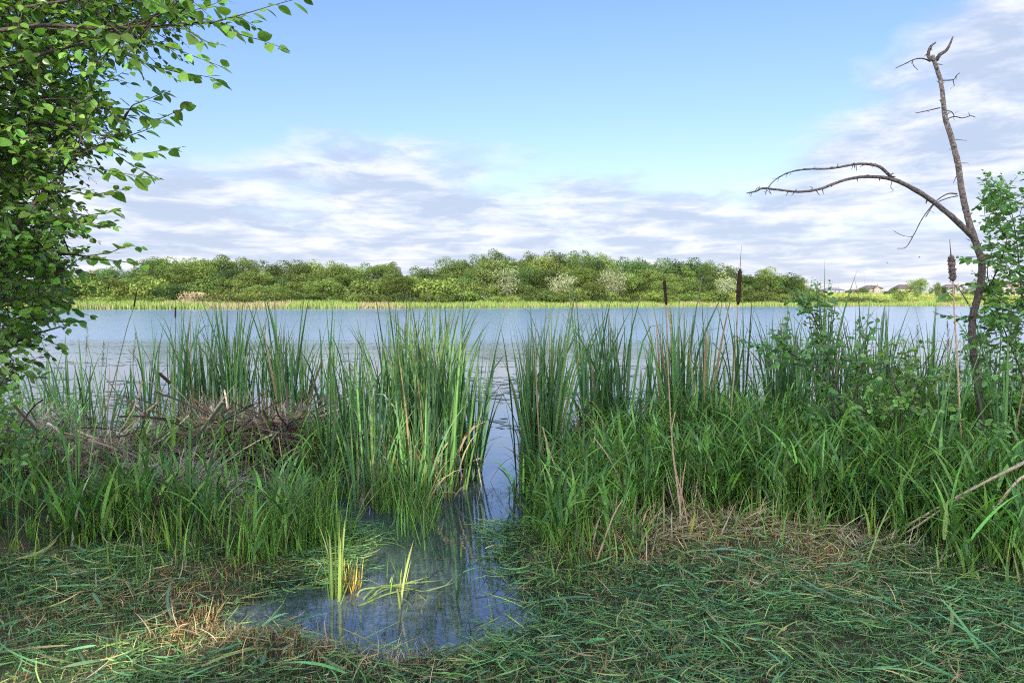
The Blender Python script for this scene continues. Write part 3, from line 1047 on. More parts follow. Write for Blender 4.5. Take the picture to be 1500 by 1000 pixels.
spike([(1066, 735), (1069, 640), (1074, 560), (1079, 490)], [(1081, 447), (1084, 394)], (1086, 360), 5.9, 5.9, 0.018, 'tallest cattail with a thick dark brown head before the far wood')
spike([(1001, 815), (996, 740), (984, 640), (978, 520)], [(976, 447), (973, 409)], (971, 388), 4.6, 4.7, 0.0105, 'cattail with a narrow dark head on a brown stalk, third clump')
spike([(1412, 780), (1409, 680), (1404, 560), (1398, 460)], [(1396, 412), (1393, 374)], (1391, 350), 5.0, 5.0, 0.022, 'dead cattail with a frayed grey head beside the dead trunk', (0.38, 0.27, 0.16), (0.23, 0.17, 0.145), 0.006, 0.16)
spike([(150, 620), (170, 545), (186, 480)], [(196, 450), (200, 428)], (204, 412), 7.8, 7.8, 0.009, 'leaning thin cattail with a small head at the left of the lake', (0.14, 0.15, 0.07))
spike([(256, 640), (257, 560), (257, 500)], [(257, 466), (257, 450)], (257, 438), 8.0, 8.0, 0.009, 'thin upright cattail with a short dark head over the long stand', (0.14, 0.15, 0.07))
spike([(345, 690), (310, 640), (275, 588)], [(250, 562), (233, 546)], (218, 532), 6.9, 6.9, 0.016, 'fallen cattail leaning left with a dark head across the long stand', (0.33, 0.26, 0.18))
# plain brown dead stalks
for pts_, d_, r_, lab_ in [
        ([(1003, 800), (992, 715), (984, 640), (989, 603)], 4.6, 0.0055, 'short broken brown stalk beside the narrow headed cattail'),
        ([(1018, 830), (1002, 740), (990, 690)], 4.45, 0.006, 'thin bent brown stalk at the foot of the narrow headed cattail'),
        ([(935, 770), (915, 720), (893, 672), (870, 640)], 4.9, 0.006, 'tan dead stalk leaning left in the grass right of the channel'),
        ([(838, 742), (820, 700), (803, 655), (795, 625)], 5.2, 0.008, 'reddish brown dead stalk leaning at the channel grass edge'),
        ([(868, 838), (885, 790), (900, 752), (912, 732)], 4.05, 0.006, 'straw coloured dead stalk leaning right over the dry tussock'),
        ([(420, 760), (415, 690), (408, 640)], 4.9, 0.005, 'upright straw stalk in the grass below the brown tuft'),
        ([(330, 680), (285, 620), (215, 555)], 7.0, 0.005, 'long tan stalk slanting across the long stand on the left'),
        ([(390, 800), (392, 740), (386, 680)], 4.6, 0.004, 'thin yellow stalk upright in the left grass')]:
    p_ = np.array([P(a, b, d_) for a, b in pts_])
    m1 = MB()
    sp_, sr_ = smooth_path(p_, np.linspace(r_, r_ * 0.6, len(p_)), 5)
    tube(m1, sp_, sr_, 7, (0.34, 0.24, 0.14), 0.06, colj=0.15)
    tag(m1.build('dead_stalk', M_STRAW, origin=tuple(p_[0])), lab_, 'stalk')

# ------------------------------------------------------------------ grass and litter (nobody could count these)
DARKG, MIDG, YELG = np.array([0.095, 0.20, 0.038]), np.array([0.145, 0.275, 0.042]), np.array([0.24, 0.325, 0.055])


def scatter(n, x0, x1, y0, y1, cond):
    x, y = RNG.uniform(x0, x1, n), RNG.uniform(y0, y1, n)
    k = cond(x, y)
    return x[k], y[k]


def tall_front(x, y):
    px = 750 + 1000 * x / y
    right = np.interp(px, [745, 770, 800, 850, 930, 1000, 1150, 1300, 1400, 1500, 1600], [5.4, 4.7, 4.1, 3.9, 4.3, 4.6, 4.5, 4.2, 3.8, 3.5, 3.2])
    left = np.interp(px, [-200, 0, 150, 300, 400, 440, 470], [3.5, 3.72, 3.95, 3.9, 3.85, 4.05, 5.0])
    return np.where(px > 600, right, left)


def tall_cond(dens):
    def f(x, y):
        ok = (land(x, y) > -0.05) & (y > tall_front(x, y) + 0.8 * (vnoise(x, y, 2.2, 11) - 0.45)) & (y < 8.2)
        edge = np.clip((y - tall_front(x, y)) / 0.5, 0.25, 1)
        pxx = 750 + 1000 * x / y
        thin = np.where((x < -0.5) & (y > 5.2), np.where((pxx > 20) & (pxx < 445) & (y > 5.4), 0.15, 0.36), 1.0) * np.where((x > 0) & (y > 6.6), 0.5, 1.0)
        return ok & (RNG.random(len(x)) < dens * thin * edge * np.where(x < 0, (2.1 * (vnoise(x, y, 2.1, 12) - 0.28)).clip(0.03, 1), 0.15 + 1.3 * vnoise(x, y, 1.6, 12)))
    return f


def tall_grass(name, label, x0, x1, n, hmul):
    m1 = MB()
    x, y = scatter(n, x0, x1, 3.4, 8.2, tall_cond(1.0))
    k = len(x)
    pick = RNG.random((k, 1))
    col = np.where(pick < 0.30, DARKG * 0.42, np.where(pick < 0.55, DARKG, np.where(pick < 0.84, MIDG, np.where(pick < 0.93, YELG, np.array([0.30, 0.24, 0.12])))))
    col = col * (0.65 + 0.7 * vnoise(x, y, 2.2, 61))[:, None]
    z = np.maximum(gz(x, y), -0.05)
    hs = hmul * np.where((x > 0) & (x / y < 0.33), 0.85, 1.0) * (0.45 + 0.95 * vnoise(x, y, 1.6, 13)) * np.clip(0.5 + 0.7 * (y - tall_front(x, y)), 0.45, 1)
    # basal blades
    ribbons(m1, np.stack([x, y, z - 0.02], 1), RNG.uniform(0, 6.28, k), np.abs(RNG.normal(0.05, 0.22, k)), np.abs(RNG.normal(0.45, 0.6, k)),
            hs * RNG.uniform(0.5, 1.25, k), RNG.uniform(0.007, 0.017, k), 6, RNG.choice([1.4, 2.2, 3.5], k), RNG.uniform(-0.6, 0.6, k), RNG.uniform(-1, 1, k), col, 0.2, tipcol=(0.3, 0.27, 0.1))
    # leafy stalks: leaves that leave the stalk half way and arch over
    s = RNG.random(k) < 0.36
    xs, ys, zs, h2 = x[s], y[s], z[s], hs[s]
    for f in (0.25, 0.45, 0.65, 0.85):
        m = len(xs)
        j = RNG.normal(0, 0.012, (m, 2))
        ribbons(m1, np.stack([xs + j[:, 0], ys + j[:, 1], zs + h2 * f * RNG.uniform(0.85, 1.1, m)], 1), RNG.uniform(0, 6.28, m), RNG.uniform(0.25, 0.75, m), RNG.uniform(0.4, 1.5, m),
                RNG.uniform(0.18, 0.42, m), RNG.uniform(0.012, 0.026, m), 5, 1.3, RNG.uniform(-0.3, 0.3, m), 0.0, np.where(RNG.random((m, 1)) < 0.4, np.array([[0.055, 0.13, 0.032]]), np.array([[0.13, 0.26, 0.048]])), 0.3)
    ribbons(m1, np.stack([xs, ys, zs - 0.02], 1), RNG.uniform(0, 6.28, len(xs)), 0.03, 0.12, h2 * 1.0, 0.004, 3, col=(0.12, 0.2, 0.06), prof='flat')
    return tag(m1.build(name, M_GRASS), label, 'grass', kind='stuff')


tall_grass('tall_grass', 'tall green grass covering the bank left of the pool', -6.2, -0.7, 15000, 0.44)
tall_grass('tall_grass', 'tall arching green grass covering the bank right of the channel', -0.2, 6.6, 17000, 0.60)

# sedge growing out of the shallow water left of the channel
m1 = MB()
x, y = scatter(4200, -1.75, -0.35, 4.0, 5.9, lambda x, y: (vnoise(x, y, 3.4, 14) > 0.50) & ((x / y < -0.20) | ((x / y < -0.105) & (y > 4.75) & (RNG.random(len(x)) < 0.3)) | ((x / y < -0.115) & (y > 4.1) & (RNG.random(len(x)) < 0.25))) & (y > 3.95))
k = len(x)
ribbons(m1, np.stack([x, y, np.full(k, -0.03)], 1), RNG.uniform(0, 6.28, k), np.abs(RNG.normal(0.08, 0.25, k)), np.abs(RNG.normal(0.4, 0.6, k)), 0.1 + 0.5 * RNG.random(k) ** 1.6, RNG.uniform(0.005, 0.011, k),
        5, 1.8, RNG.uniform(-0.5, 0.5, k), 0.3, np.where(RNG.random((k, 1)) < 0.6, DARKG, MIDG), 0.25, tipcol=(0.35, 0.3, 0.1))
x, y = scatter(420, -1.5, 0.0, 3.15, 4.6, lambda x, y: (land(x, y) < 0.06) & (vnoise(x, y, 5.0, 71) > 0.58))
k = len(x)
ribbons(m1, np.stack([x, y, np.full(k, -0.02)], 1), RNG.uniform(0, 6.28, k), np.abs(RNG.normal(0.2, 0.35, k)), np.abs(RNG.normal(0.5, 0.6, k)), 0.04 + 0.16 * RNG.random(k) ** 2, RNG.uniform(0.004, 0.009, k),
        5, 1.8, RNG.uniform(-0.5, 0.5, k), 0.3, np.where(RNG.random((k, 1)) < 0.6, DARKG * 0.6, YELG), 0.25)
tag(m1.build('marsh_grass', M_GRASS), 'thin green grass growing out of the shallow water left of the channel', 'grass', kind='stuff')

# mown bank: stubble, cut grass lying on it, dry patches
def mown(x, y):
    return (land(x, y) > -0.07 - 0.14 * (vnoise(x, y, 5.0, 41) - 0.3).clip(0)) & (y < tall_front(x, y) + 0.35)


def brown_amount(x, y):
    px = 750 + 1000 * x / y
    dp = lambda cx, cy, rx, ry: np.exp(-(((px - cx) / rx) ** 2 + ((443 + 1650 / y - cy) / ry) ** 2))
    b = 1.1 * dp(310, 930, 140, 48) + 1.0 * dp(430, 990, 260, 38) + 1.0 * dp(1080, 800, 180, 36) + 0.8 * dp(1240, 830, 110, 45) + 0.8 * dp(900, 820, 80, 40) + 0.4 * dp(1180, 890, 170, 45) + 0.3 * dp(700, 985, 200, 25)
    return np.clip(b + 0.7 * (vnoise(x, y, 3.0, 21) - 0.53) + 0.5 * (vnoise(x, y, 8.0, 27) - 0.5), 0, 1)


m1 = MB()
x, y = scatter(85000, -4.6, 5.0, 2.2, 5.2, mown)
k = len(x)
br = brown_amount(x, y)
isb = RNG.random(k) < br * 0.85
col = np.where(isb[:, None], np.array([[0.33, 0.21, 0.09]]), np.where(RNG.random((k, 1)) < 0.4, np.array([[0.035, 0.085, 0.03]]), np.where(RNG.random((k, 1)) < 0.7, np.array([[0.075, 0.175, 0.055]]), np.array([[0.15, 0.22, 0.055]]))))
ribbons(m1, np.stack([x, y, gz(x, y) - 0.01], 1), RNG.uniform(0, 6.28, k), np.abs(RNG.normal(0.2, 0.3, k)), RNG.uniform(0, 0.9, k), RNG.uniform(0.025, 0.085, k), RNG.uniform(0.003, 0.006, k), 3,
        1.3, RNG.uniform(-0.6, 0.6, k), 0.0, col, 0.25)
x, y = scatter(26000, -5.0, 5.2, 2.6, 5.6, lambda x, y: (land(x, y) > -0.03) & (y > tall_front(x, y) - 0.9) & (y < tall_front(x, y) + 0.5) & (RNG.random(len(x)) < np.exp(-(tall_front(x, y) - y).clip(0) / 0.28) * 1.5 * (vnoise(x, y, 3.3, 81) - 0.3).clip(0)))
k = len(x)
f_ = np.exp(-(tall_front(x, y) - y).clip(0) / 0.4)
u_ = RNG.random((k, 1))
ribbons(m1, np.stack([x, y, gz(x, y) - 0.01], 1), RNG.uniform(0, 6.28, k), np.abs(RNG.normal(0.12, 0.3, k)), np.abs(RNG.normal(0.5, 0.7, k)), (0.08 + 0.30 * RNG.random(k)) * f_, RNG.uniform(0.005, 0.012, k), 5,
        1.6, RNG.uniform(-0.6, 0.6, k), RNG.uniform(-0.8, 0.8, k), np.where(u_ < 0.3, DARKG * 0.5, np.where(u_ < 0.8, MIDG, np.where(u_ < 0.9, YELG, np.array([0.3, 0.23, 0.11])))), 0.25)
tag(m1.build('mown_grass', M_GRASS), 'short mown grass on the near bank', 'grass', kind='stuff')

m1 = MB()
x, y = scatter(95000, -4.6, 5.0, 2.2, 5.0, lambda x, y: (land(x, y) > -0.16) & (y < tall_front(x, y) + 0.25))
k = len(x)
br = brown_amount(x, y)
keep = RNG.random(k) > br * 0.6
dens = vnoise(x, y, 1.7, 22) + 0.25 * sstep(-0.3, 1.0, x) + 0.12
keep &= RNG.random(k) < np.clip(dens * 0.9 * (0.25 + 1.3 * vnoise(x, y, 4.0, 28)), 0.08, 1)
x, y, br = x[keep], y[keep], br[keep]
k = len(x)
isb = RNG.random(k) < 0.04 + br * 0.45
col = np.where(isb[:, None], np.array([[0.36, 0.29, 0.15]]), np.where(RNG.random((k, 1)) < 0.72, np.where(RNG.random((k, 1)) < 0.16, np.array([[0.05, 0.11, 0.045]]), np.where(RNG.random((k, 1)) < 0.3, np.array([[0.12, 0.275, 0.135]]), np.array([[0.13, 0.26, 0.08]]))), np.array([[0.22, 0.31, 0.10]])))
zz = np.maximum(gz(x, y), 0.004) + RNG.uniform(0.008, 0.05, k)
hd = np.where(RNG.random(k) < 0.5, RNG.normal(0.15, 0.5, k) + np.pi * RNG.integers(0, 2, k), RNG.uniform(0, 6.28, k))
ribbons(m1, np.stack([x, y, zz], 1), hd, RNG.normal(1.5, 0.13, k), RNG.normal(0.1, 0.2, k), RNG.uniform(0.03, 0.20, k) * RNG.choice([0.5, 0.9, 1.4], k), RNG.uniform(0.003, 0.009, k), 5,
        1.3, RNG.uniform(-0.5, 0.5, k), RNG.uniform(-1.5, 1.5, k), col, 0.28, hcurl=RNG.normal(0, 0.9, k))
x, y = scatter(1000, -4.6, 5.0, 2.3, 4.9, lambda x, y: (land(x, y) > -0.05) & (y < tall_front(x, y) + 0.2) & (RNG.random(len(x)) < 0.15 + 0.9 * vnoise(x, y, 1.2, 25)))
k = len(x)
ribbons(m1, np.stack([x, y, np.maximum(gz(x, y), 0.004) + RNG.uniform(0.02, 0.06, k)], 1), RNG.uniform(0, 6.28, k), RNG.normal(1.5, 0.12, k), RNG.normal(0.15, 0.25, k), RNG.uniform(0.12, 0.4, k), RNG.uniform(0.007, 0.015, k), 7,
        1.3, RNG.uniform(-0.6, 0.6, k), RNG.uniform(-1.5, 1.5, k), hcurl=RNG.normal(0, 0.9, k), col= np.where(RNG.random((k, 1)) < 0.8, np.array([[0.11, 0.24, 0.10]]), np.array([[0.24, 0.25, 0.10]])), colj=0.3, prof='reed')
tag(m1.build('cut_grass', M_GRASS), 'loose cut grass and reed blades lying on the mown bank', 'grass clippings', kind='stuff')

# dry straw lying and standing in patches
m1 = MB()
x, y = scatter(20000, -4.6, 5.2, 2.2, 5.4, lambda x, y: (land(x, y) > 0.0) & (y < tall_front(x, y) + 0.6) & (RNG.random(len(x)) < brown_amount(x, y) * 0.75))
k = len(x)
ribbons(m1, np.stack([x, y, gz(x, y) + RNG.uniform(0, 0.05, k)], 1), RNG.uniform(0, 6.28, k), np.abs(RNG.normal(1.15, 0.4, k)), RNG.normal(0.3, 0.4, k), RNG.uniform(0.04, 0.16, k), RNG.uniform(0.003, 0.006, k), 4,
        1.3, RNG.uniform(-0.8, 0.8, k), 0.0, hcurl=RNG.normal(0, 1.0, k), col= np.where(RNG.random((k, 1)) < 0.6, np.array([[0.36, 0.25, 0.12]]), np.array([[0.26, 0.2, 0.13]])), colj=0.3)
tag(m1.build('dry_straw', M_STRAW), 'tan dry straw in patches on the mown bank', 'straw', kind='stuff')


def mound_at(m1, px, py, d, rx, ry, hz_, n, col, L=(0.2, 0.5)):
    """matted dead sedge: blades that fall from a hump to the ground"""
    c = P(px, py, d)
    a = RNG.uniform(0, 6.28, n)
    r = np.sqrt(RNG.random(n))
    x, y = c[0] + rx * r * np.cos(a), d + ry * r * np.sin(a)
    z = gz(x, y).clip(0) + hz_ * (1 - r ** 2) * RNG.uniform(0.5, 1.1, n) + 0.01
    ribbons(m1, np.stack([x, y, z], 1), a + RNG.normal(0, 0.8, n), RNG.normal(1.1, 0.35, n), RNG.uniform(0.3, 1.0, n), RNG.uniform(*L, n), RNG.uniform(0.004, 0.009, n), 5, 1.2, RNG.uniform(-0.5, 0.5, n), 0.5, col, 0.25)


m1 = MB()
mound_at(m1, 70, 690, 6.0, 0.75, 0.45, 0.26, 800, (0.24, 0.19, 0.13))
mound_at(m1, 235, 740, 5.2, 0.5, 0.4, 0.20, 900, (0.28, 0.23, 0.2))
mound_at(m1, 250, 680, 6.6, 0.6, 0.4, 0.2, 400, (0.26, 0.2, 0.13))
mound_at(m1, 410, 665, 7.1, 0.35, 0.3, 0.30, 350, (0.27, 0.18, 0.10))
mound_at(m1, 300, 655, 7.1, 0.55, 0.3, 0.24, 350, (0.26, 0.19, 0.12))
mound_at(m1, 150, 690, 5.9, 0.5, 0.35, 0.25, 450, (0.27, 0.22, 0.15))
mound_at(m1, 20, 640, 6.8, 0.6, 0.5, 0.4, 800, (0.22, 0.18, 0.15))
mound_at(m1, 930, 810, 4.45, 0.45, 0.25, 0.07, 260, (0.34, 0.26, 0.13), (0.12, 0.35))
mound_at(m1, 1075, 790, 4.6, 0.32, 0.2, 0.07, 240, (0.35, 0.27, 0.15), (0.12, 0.3))
mound_at(m1, 1170, 805, 4.5, 0.35, 0.18, 0.05, 130, (0.36, 0.29, 0.18), (0.1, 0.28))
mound_at(m1, 1290, 835, 4.2, 0.3, 0.15, 0.05, 120, (0.35, 0.29, 0.19), (0.1, 0.25))
# standing dead leaves at the feet of the cattails
for px_, d_, rx_, n_, h_ in [(330, 7.7, 1.0, 480, 0.6), (430, 7.3, 0.25, 300, 0.5), (860, 7.0, 0.3, 200, 0.5), (610, 6.5, 0.5, 160, 0.5), (490, 7.4, 0.4, 160, 0.4), (1000, 5.0, 0.12, 50, 0.4), (1310, 6.6, 0.5, 120, 0.6), (1040, 7.2, 0.5, 120, 0.45), (930, 4.6, 0.3, 60, 0.3)]:
    x, y = DX(px_, d_) + RNG.normal(0, rx_ * 0.5, n_), d_ + RNG.normal(0, 0.25, n_)
    ribbons(m1, np.stack([x, y, gz(x, y).clip(-0.03)], 1), RNG.uniform(0, 6.28, n_), np.abs(RNG.normal(0.25, 0.4, n_)), RNG.normal(0.4, 0.5, n_), h_ * RNG.uniform(0.5, 1.3, n_), RNG.uniform(0.005, 0.012, n_), 5,
            2.0, RNG.uniform(-0.6, 0.6, n_), RNG.uniform(-1, 1, n_), np.where(RNG.random((n_, 1)) < 0.6, np.array([[0.36, 0.28, 0.19]]), np.array([[0.26, 0.19, 0.13]])), 0.22)
for px_, d_, rx_, ry_, n_, h_ in [(310, 6.8, 0.55, 0.4, 200, 0.32), (410, 6.8, 0.33, 0.35, 200, 0.40), (60, 6.1, 0.6, 0.4, 120, 0.26), (180, 6.1, 0.5, 0.35, 110, 0.26), (240, 5.3, 0.4, 0.3, 60, 0.2)]:
    x, y = DX(px_, d_) + RNG.normal(0, rx_ * 0.55, n_), d_ + RNG.normal(0, ry_ * 0.6, n_)
    u_ = RNG.random((n_, 1))
    c_ = np.where(u_ < 0.45, np.array([[0.085, 0.062, 0.044]]), np.where(u_ < 0.8, np.array([[0.215, 0.15, 0.09]]), np.array([[0.36, 0.28, 0.18]])))
    ribbons(m1, np.stack([x, y, gz(x, y).clip(-0.02) + h_ * RNG.random(n_)], 1), RNG.uniform(0, 6.28, n_), RNG.normal(1.45, 0.35, n_), RNG.normal(0.15, 0.35, n_), RNG.uniform(0.25, 0.9, n_), RNG.uniform(0.010, 0.024, n_), 5,
            1.2, RNG.uniform(-0.9, 0.9, n_), RNG.uniform(-1.5, 1.5, n_), c_, 0.25, hcurl=RNG.normal(0, 0.3, n_), prof='flat')
tag(m1.build('dead_reed_litter', M_STRAW), 'matted grey and tan dead sedge and reed leaves', 'reed litter', kind='stuff')

# floating weed on the calm strip of the lake and in the pool
m1 = MB()
n = 15000
y = RNG.uniform(8.6, 30, n)
x = RNG.uniform(-0.85, 0.85, n) * y
mk = (vnoise(x * 0.35, y * 1.5, 1.0, 31) * 0.6 + vnoise(x * 0.9, y * 3.5, 1.0, 32) * 0.4)
kk = mk > 0.525
x, y = x[kk], y[kk]
n = len(x)
a = np.arange(6) / 6 * 2 * np.pi
r = RNG.uniform(0.02, 0.075, n)[:, None] * RNG.uniform(0.7, 1.2, (n, 6))
V = np.stack([x[:, None] + r * np.cos(a) * 1.5, y[:, None] + r * np.sin(a), np.full((n, 6), 0.004) + RNG.uniform(0, 0.004, (n, 1))], -1)
off = np.arange(n)[:, None] * 6
F = np.concatenate([off + np.array([[0, 1, 2, 3]]), off + np.array([[0, 3, 4, 5]])])
c = np.where(RNG.random((n, 1)) < 0.7, np.array([[0.07, 0.09, 0.06]]), np.array([[0.16, 0.17, 0.08]]))
m1.add(V.reshape(-1, 3), F, None, np.repeat(c, 6, 0))
# flecks and cut bits floating in the near pool and channel
x, y = scatter(5500, -1.4, 0.25, 3.0, 6.0, lambda x, y: (land(x, y) < 0.03) & (vnoise(x, y, 3.5, 33) > 0.35))
k = len(x)
ribbons(m1, np.stack([x, y, RNG.uniform(0.004, 0.009, k)], 1), RNG.uniform(0, 6.28, k), 1.5708, 0.0, RNG.uniform(0.01, 0.07, k) * RNG.choice([0.6, 1, 2], k, p=[0.6, 0.3, 0.1]), RNG.uniform(0.002, 0.006, k), 2,
        col=np.where(RNG.random((k, 1)) < 0.6, np.array([[0.05, 0.055, 0.03]]), np.array([[0.11, 0.12, 0.05]])), colj=0.3)
tag(m1.build('floating_weed', M_PAD), 'specks and rafts of floating weed on calm water', 'water weed', kind='stuff')

# ------------------------------------------------------------------ dead tree on the right
WOODC = (0.21, 0.165, 0.14)
TD = 6.0
root = empty('dead_tree', tuple(np.array([DX(1440, TD), TD, 0.05])), 'bare crooked dead tree with one long limb arching to the left', 'dead tree')


def px_path(lst, d, r_scale=None, dz=None):
    pts, rr = [], []
    for i, q in enumerate(lst):
        dd = d + (dz[i] if dz else 0)
        pts.append(P(q[0], q[1], dd))
        rr.append(q[2] / 1000.0 * dd * 0.70)
    return np.array(pts), np.array(rr)


m1 = MB()
tp, tr = px_path([(1446, 715, 9), (1440, 640, 7.5), (1432, 560, 7), (1424, 500, 6.8), (1426, 460, 6.8), (1436, 420, 6.8), (1438, 385, 6.6), (1428, 352, 6.6), (1418, 320, 6.2), (1409, 280, 5.8), (1403, 240, 5.6), (1393, 200, 5.2),
                  (1385, 175, 4.8), (1382, 150, 4.3), (1378, 120, 4.0), (1372, 100, 4.0), (1366, 82, 3.8)], TD)
sp_, sr_ = smooth_path(tp, tr, 8)
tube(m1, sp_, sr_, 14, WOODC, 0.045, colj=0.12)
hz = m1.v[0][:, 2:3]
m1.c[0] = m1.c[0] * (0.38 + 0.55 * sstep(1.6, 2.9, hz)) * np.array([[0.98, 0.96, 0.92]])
for _ in range(34):     # knots and torn bark
    i = RNG.integers(10, len(sp_) - 4)
    v = rand_unit(1)[0]
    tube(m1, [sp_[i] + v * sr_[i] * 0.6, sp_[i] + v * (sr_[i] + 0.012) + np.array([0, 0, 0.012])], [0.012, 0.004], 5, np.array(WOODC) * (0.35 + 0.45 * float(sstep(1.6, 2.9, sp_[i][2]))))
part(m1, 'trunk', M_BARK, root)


def limb(name, lst, dz=None, spurs=0, d=TD, col=(0.13, 0.10, 0.085)):
    m_ = MB()
    p, r = px_path(lst, d, dz=dz)
    a, b = smooth_path(p, r, 6)
    tube(m_, a, b, 9, col, 0.06, colj=0.15)
    for _ in range(spurs):
        i = RNG.integers(1, max(2, len(a) - 1))
        v = unit(rand_unit(1)[0] * np.array([0.6, 0.6, 1.0]))
        l = RNG.uniform(0.015, 0.05)
        tube(m_, [a[i], a[i] + v * l * 0.6, a[i] + v * l + np.array([RNG.normal(0, 0.01), 0, -0.01])], [b[i] * 0.45, b[i] * 0.35, 0.0015], 5, np.array(col) * 0.9)
    return part(m_, name, M_BARK, root)


nz_ = lambda n, m: [m * i / (n - 1) for i in range(n)]
limb('limb', [(1428, 350, 6), (1416, 338, 6), (1395, 318, 5.6), (1365, 294, 5), (1335, 275, 4.6), (1308, 263, 4), (1280, 259, 3.4), (1255, 260, 3), (1230, 266, 2.8), (1200, 277, 2.6), (1170, 281, 2.4), (1140, 278, 2.2), (1117, 276, 2.2), (1108, 280, 1.9), (1094, 283, 1.2)], nz_(15, -0.5), 22)
limb('limb', [(1308, 263, 3.4), (1298, 252, 3.2), (1285, 243, 3), (1262, 240, 2.6), (1245, 242, 2.4), (1215, 247, 2.0), (1180, 248, 1.8), (1155, 253, 1.5), (1135, 264, 1.2), (1124, 277, 0.9), (1121, 285, 0.8)], [-0.17 - 0.03 * i for i in range(11)], 30)
limb('limb', [(1372, 88, 4.2), (1377, 80, 3.8), (1386, 74, 3), (1391, 66, 2.4), (1396, 54, 1.2)], None, 3)
limb('limb', [(1364, 90, 3.6), (1360, 80, 3.4), (1363, 69, 2.6), (1371, 62, 1.2)], None, 4)
for lst in [
    [(1363, 90, 1.6), (1352, 86, 1.3), (1340, 87, 1.1), (1325, 94, 1.0), (1312, 100, 0.7)],
    [(1337, 88, 0.8), (1338, 96, 0.7), (1345, 103, 0.5)],
    [(1378, 118, 1.2), (1396, 117, 1.0), (1401, 111, 0.9), (1406, 107, 0.7)],
    [(1396, 117, 0.9), (1398, 126, 0.7)],
    [(1377, 158, 1.2), (1360, 162, 1.0), (1341, 166, 0.8)],
    [(1386, 175, 1.3), (1398, 171, 1.0), (1410, 173, 1.0), (1422, 170, 0.9), (1429, 172, 0.7)],
    [(1385, 162, 1.0), (1394, 164, 0.9), (1398, 171, 0.8)],
    [(1421, 170, 0.7), (1419, 166, 0.6)],
    [(1395, 204, 0.8), (1405, 205, 0.6), (1416, 206, 0.4)],
    [(1406, 239, 0.8), (1418, 239, 0.5)],
    [(1402, 284, 1.6), (1388, 284, 1.2), (1372, 294, 1.1), (1362, 305, 1.0), (1350, 322, 1.0), (1338, 345, 0.9), (1327, 362, 0.8), (1314, 364, 0.6)],
    [(1403, 287, 1.2), (1386, 291, 1.0), (1368, 300, 0.9), (1356, 318, 0.8)],
    [(1337, 347, 0.7), (1322, 345, 0.6), (1309, 338, 0.5)],
    [(1307, 264, 0.9), (1305, 274, 0.7), (1309, 279, 0.5)],
    [(1418, 445, 1.3), (1408, 428, 1.0), (1397, 416, 0.7)],
]:
    limb('twig', lst, None, 1, col=(0.085, 0.065, 0.055))

HOLES = []   # gaps in the crowns that let the sun through: (point it reaches, radius)
for (a_, b_, d_, r_) in [(575, 545, 6.0, 0.28), (610, 590, 6.0, 0.30), (650, 620, 6.0, 0.32), (600, 650, 6.0, 0.26), (640, 540, 6.1, 0.26), (570, 660, 6.0, 0.2), (672, 680, 6.0, 0.22), (660, 575, 6.1, 0.26), (560, 600, 6.0, 0.2),
                         (486, 805, 3.72, 0.15), (515, 850, 3.8, 0.10), (600, 866, 3.8, 0.13), (320, 935, 3.35, 0.12), (350, 920, 3.45, 0.10), (150, 992, 3.0, 0.10), (190, 985, 3.05, 0.08)]:
    HOLES.append((P(a_, b_, d_), r_))


def in_hole(p, extra=0.0):
    for hp, hr in HOLES:
        q = p - hp
        t = q @ SUN
        if t > 0 and np.linalg.norm(q - t * SUN) < hr + extra:
            return True
    return False


for q_ in range(16):
    i_ = int(RNG.integers(len(sp_) // 3, len(sp_) - 3))
    v_ = unit(np.array([RNG.choice([-1, 1]) * RNG.uniform(0.4, 1), RNG.normal(0, 0.5), RNG.normal(0.1, 0.4)]))
    l_ = RNG.uniform(0.03, 0.13)
    m1 = MB()
    tube(m1, [sp_[i_], sp_[i_] + v_ * l_ * 0.6, sp_[i_] + v_ * l_ + np.array([0, 0, RNG.normal(0, 0.02)])], [0.005, 0.0035, 0.0015], 5, (0.085, 0.065, 0.055))
    part(m1, 'twig', M_BARK, root)

# ------------------------------------------------------------------ leafy tree on the left
LEAFC = (0.105, 0.205, 0.036)
troot_loc = np.array([DX(-190, 3.3), 3.3, 0.08])
root = empty('leafy_tree', tuple(troot_loc), 'leafy tree hanging its branches into view from the left edge', 'tree')
mw, ml = MB(), MB()
tr_pts = np.array([troot_loc + [0, 0, -0.1], troot_loc + [0.05, 0, 1.0], troot_loc + [0.0, -0.05, 2.0], troot_loc + [-0.1, 0.0, 3.0], troot_loc + [-0.05, 0.1, 4.2]])
m1 = MB()
sp_, sr_ = smooth_path(tr_pts, np.array([0.10, 0.085, 0.07, 0.05, 0.02]), 6)
tube(m1, sp_, sr_, 12, (0.09, 0.07, 0.055), 0.05, colj=0.1)
part(m1, 'trunk', M_BARK, root)
BR = [  # branches that can be followed in the photograph
    [(-190, 60), (-60, 60), (0, 45), (75, 37), (150, 42), (230, 38), (310, 34)],
    [(-190, 60), (-40, 110), (0, 99), (60, 80), (130, 60), (200, 30)],
    [(-190, 130), (-60, 140), (0, 130), (60, 142), (150, 158), (190, 160)],
    [(-190, 230), (-60, 190), (0, 184), (60, 180), (120, 190), (170, 205)],
    [(-190, 420), (-60, 400), (0, 362), (40, 310), (85, 258), (110, 230)],
    [(-190, 330), (-60, 270), (0, 240), (40, 215), (90, 200)],
    [(-190, 450), (-60, 410), (20, 385), (90, 372), (150, 380)],
    [(-190, 500), (-60, 460), (10, 440), (70, 440), (110, 445)],
    [(-190, 560), (-60, 530), (0, 510), (50, 490), (90, 478)],
    [(-190, 640), (-80, 600), (-20, 570), (20, 555)],
    [(-190, -60), (-60, -30), (0, 10), (80, 4), (150, -12)],
]
BRS = []
